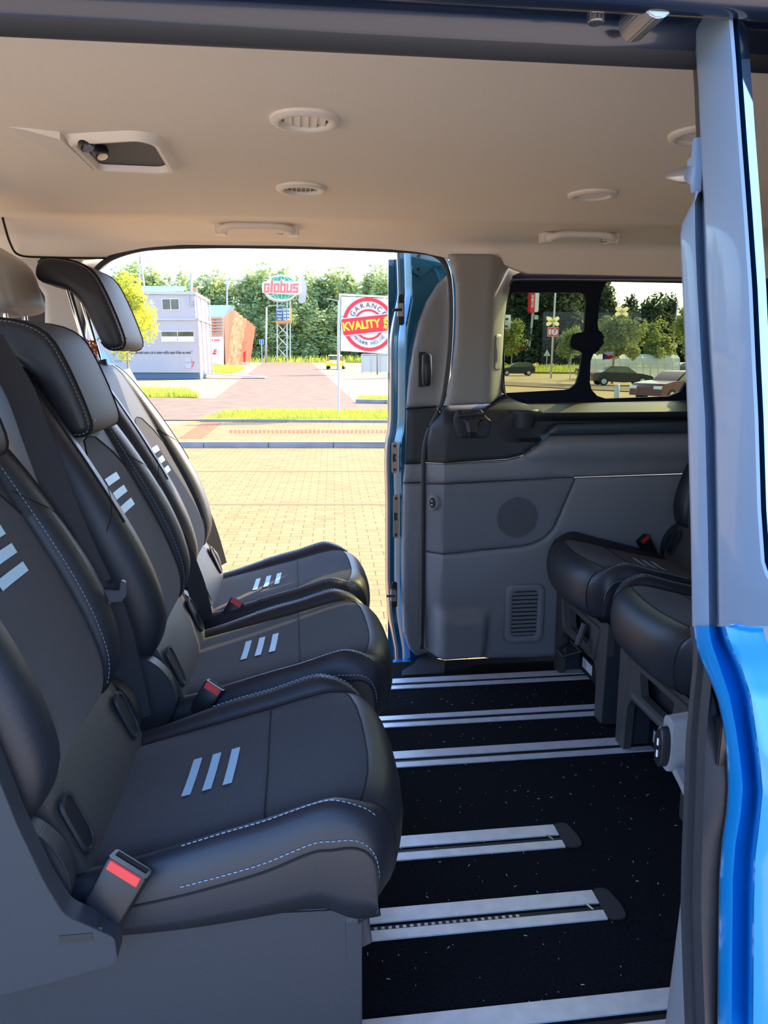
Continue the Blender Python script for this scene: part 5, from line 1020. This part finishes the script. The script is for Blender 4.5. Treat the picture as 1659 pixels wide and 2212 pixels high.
# ------------------------------------------------ cars
def car(lab, base, rz, L, Wd, H, paint, prof, z0=0., hatch=False):
    p = at(base[0], base[1], z=z0); r = thing('car', lab, 'car', (p.x, p.y, z0), rz); hw = Wd/2
    lo = [(x*L, z*H) for x, z in prof['body']]; gl = [(x*L, z*H) for x, z in prof['glass']]
    b = MB(); b.loft([[(x, y, z if k > .99 or z > .4*H else z) for x, z in [(cx*k2+(1-k2)*0, cz) for cx, cz in lo]] for y, k, k2 in ((-hw, 1, .975), (-hw*.93, 1, .995), (0, 1, 1), (hw*.93, 1, .995), (hw, 1, .975))], paint)
    b.loft([[(x*.99, y, z-.02) for x, z in gl] for y in (-hw*.74, hw*.74)], paint); o = b.build('body', r, smooth=30)
    b = MB(); cx = sum(x for x, z in gl)/len(gl); zt = max(z for x, z in gl); zb = min(z for x, z in gl)
    for s in (-1, 1):
        g0 = [(cx+(x-cx)*.90, s*(hw*.78-(z-zb)/(zt-zb)*hw*.05+.0), zb+(z-zb)*.88+.03) for x, z in gl]; b.prism(g0, (0, s*.03, 0), M['darkglass'])
    b.build('side_windows', r); b = MB(); b.loft([[(x*1.0, y, z-.035) for x, z in gl] for y in (-hw*.68, hw*.68)], M['darkglass']); b.build('windscreen', r)
    for wx in (-.31*L, .31*L):
        for s in (-1, 1):
            b = MB(); b.tube([(wx, s*(hw-.24), .32), (wx, s*(hw+.01), .32)], .32, M['tyre'], 20); w1 = b.build('wheel', r, smooth=40); b = MB(); b.tube([(wx, s*(hw-.02), .32), (wx, s*(hw+.02), .32)], .20, M['galv'], 12); b.build('wheel_rim', w1, smooth=40)
    for s in (-1, 1):
        b = MB(); b.box((lo[0][0]*.985+.05, s*hw*.80, .62*H), (.14, .34, .16), M['signred']); finish(b.build('tail_light', r), 'red tail light')
        b = MB(); b.box((L*.475, s*hw*.76, .48*H), (.16, .42, .14), M['label']); b.build('headlight', r)
    b = MB(); b.box((-L*.5-.005, 0, .45*H), (.04, .52, .12), M['white']); b.build('number_plate', r); return r
hatchp = dict(body=[(-.49, .22), (-.5, .45), (-.485, .64), (-.20, .64), (.18, .63), (.30, .60), (.44, .52), (.49, .42), (.50, .22), (0, .16)], glass=[(-.47, .62), (-.40, .95), (-.30, 1.0), (-.05, 1.0), (.06, .96), (.24, .62)])
sedanp = dict(body=[(-.49, .25), (-.5, .5), (-.48, .66), (-.30, .69), (.18, .64), (.32, .60), (.46, .50), (.495, .42), (.50, .22), (0, .16)], glass=[(-.36, .66), (-.20, .95), (-.10, 1.0), (.02, 1.0), (.08, .97), (.24, .62)])
suvp = dict(body=[(-.49, .22), (-.5, .5), (-.48, .68), (-.2, .68), (.15, .68), (.30, .66), (.44, .60), (.49, .48), (.50, .22), (0, .16)], glass=[(-.46, .66), (-.40, .95), (-.28, 1.0), (-.02, 1.0), (.05, .97), (.20, .66)])
car('yellow hatchback with pale roof seen from behind beyond the banner pole', (726, 797), PI/2-.12, 4.3, 2.15, 1.75, mat('yellow car paint', (.85, .62, .02), .3, coat=1.), hatchp)
car('dark hatchback parked at the left of the tinted window', (1116, 811), PI-.15, 4.0, 1.75, 1.5, mat('dark teal paint', (.006, .010, .014), .4, coat=.2), hatchp, -.6)
car('black sedan parked in profile behind the bollards', (1338, 832), -.12, 4.7, 1.75, 1.45, mat('black car paint', (.004, .004, .006), .35, coat=.2), sedanp, -.6)
c_ = car('dark red car with bright headlight at the lower right of the window', (1455, 866), PI+.45, 4.6, 1.85, 1.5, mat('dark red paint', (.10, .004, .010), .4, coat=.2), suvp, -.6)
car('dark car roof showing behind the black sedan', (1293, 818), -.1, 4.4, 1.75, 1.5, mat('grey car paint', (.05, .05, .06), .3, coat=1.), hatchp, -.6)
car('small dark car behind the shelter at the right window edge', (1476, 812), .3, 4.2, 1.75, 1.5, mat('dark blue paint', (.01, .014, .03), .3, coat=1.), sedanp, -.6)
for px, lab in ((1331, 'short grey bollard left of the red car, seen through the window'), (1436, 'short grey bollard in front of the red car')):
    p = at(px, 868, z=-.6); b = MB(); b.tube([(0, 0, 0), (0, 0, .80), (0, 0, .84)], [.12, .12, .09], M['galv'], 16); o = b.build('bollard', smooth=40); o.location = p; finish(o, lab, 'bollard', 'short bollards beyond the window')
# trolley shelter with curved translucent roof
pa, pb2 = at(1270, 822, z=-.6), at(1466, 817, z=-.6); r = thing('trolley_shelter', 'long curved translucent trolley shelter behind the parked cars', 'shelter', tuple(pa)); dv = (pb2-pa).normalized(); nv = Vector((-dv.y, dv.x, 0)); LL = (pb2-pa).length
arc = [(0, 0), (0, 1.5), (.12, 1.95), (.45, 2.25), (.9, 2.35), (2.2, 2.35)]; trn = glassy('translucent polycarbonate', (.62, .64, .58), .25, (.8, .8, .75)); tnn = trn.node_tree; gl_ = [q_ for q_ in tnn.nodes if q_.type == 'MIX_SHADER'][0]; df_ = tnn.nodes.new('ShaderNodeBsdfDiffuse'); df_.inputs[0].default_value = (.75, .76, .66, 1); tnn.links.new(df_.outputs[0], gl_.inputs[2]); gl_.inputs[0].default_value = .6
b = MB(); b.loft([[pa+dv*s+nv*a+Vector((0, 0, h_)) for a, h_ in arc] for s in (0, LL)], trn, closed=False); sub(b.build('curved_sheet'), r)
for k_ in range(13):
    b = MB(); b.tube([pa+dv*(LL*k_/12)+nv*a+Vector((0, 0, h_)) for a, h_ in arc], .04, M['galv'], 6); sub(b.build('hoop'), r)
b = MB(); b.tube([pa+Vector((0, 0, .9)), pb2+Vector((0, 0, .9))], .03, M['galv'], 6); b.tube([pa+nv*2.2, pa+nv*2.2+Vector((0, 0, 2.3))], .04, M['galv'], 6); sub(b.build('rail'), r)
pa = at(782, 805, z=0); r = thing('glass_shelter', 'glass shelter under the banner beside the blue door', 'shelter', tuple(pa)); b = MB(); k_ = pa.y/1600
for x_ in (0, 20, 40, 60, 80): b.tube([(x_*k_, 0, 0), (x_*k_, 0, 38*k_)], .08, M['galv'], 6)
b.tube([(0, 0, 38*k_), (80*k_, 0, 38*k_)], .08, M['galv'], 6); b.build('frame', r); b = MB(); b.box((40*k_, 0, 19*k_), (80*k_, .03, 34*k_), trn); b.build('pane', r)
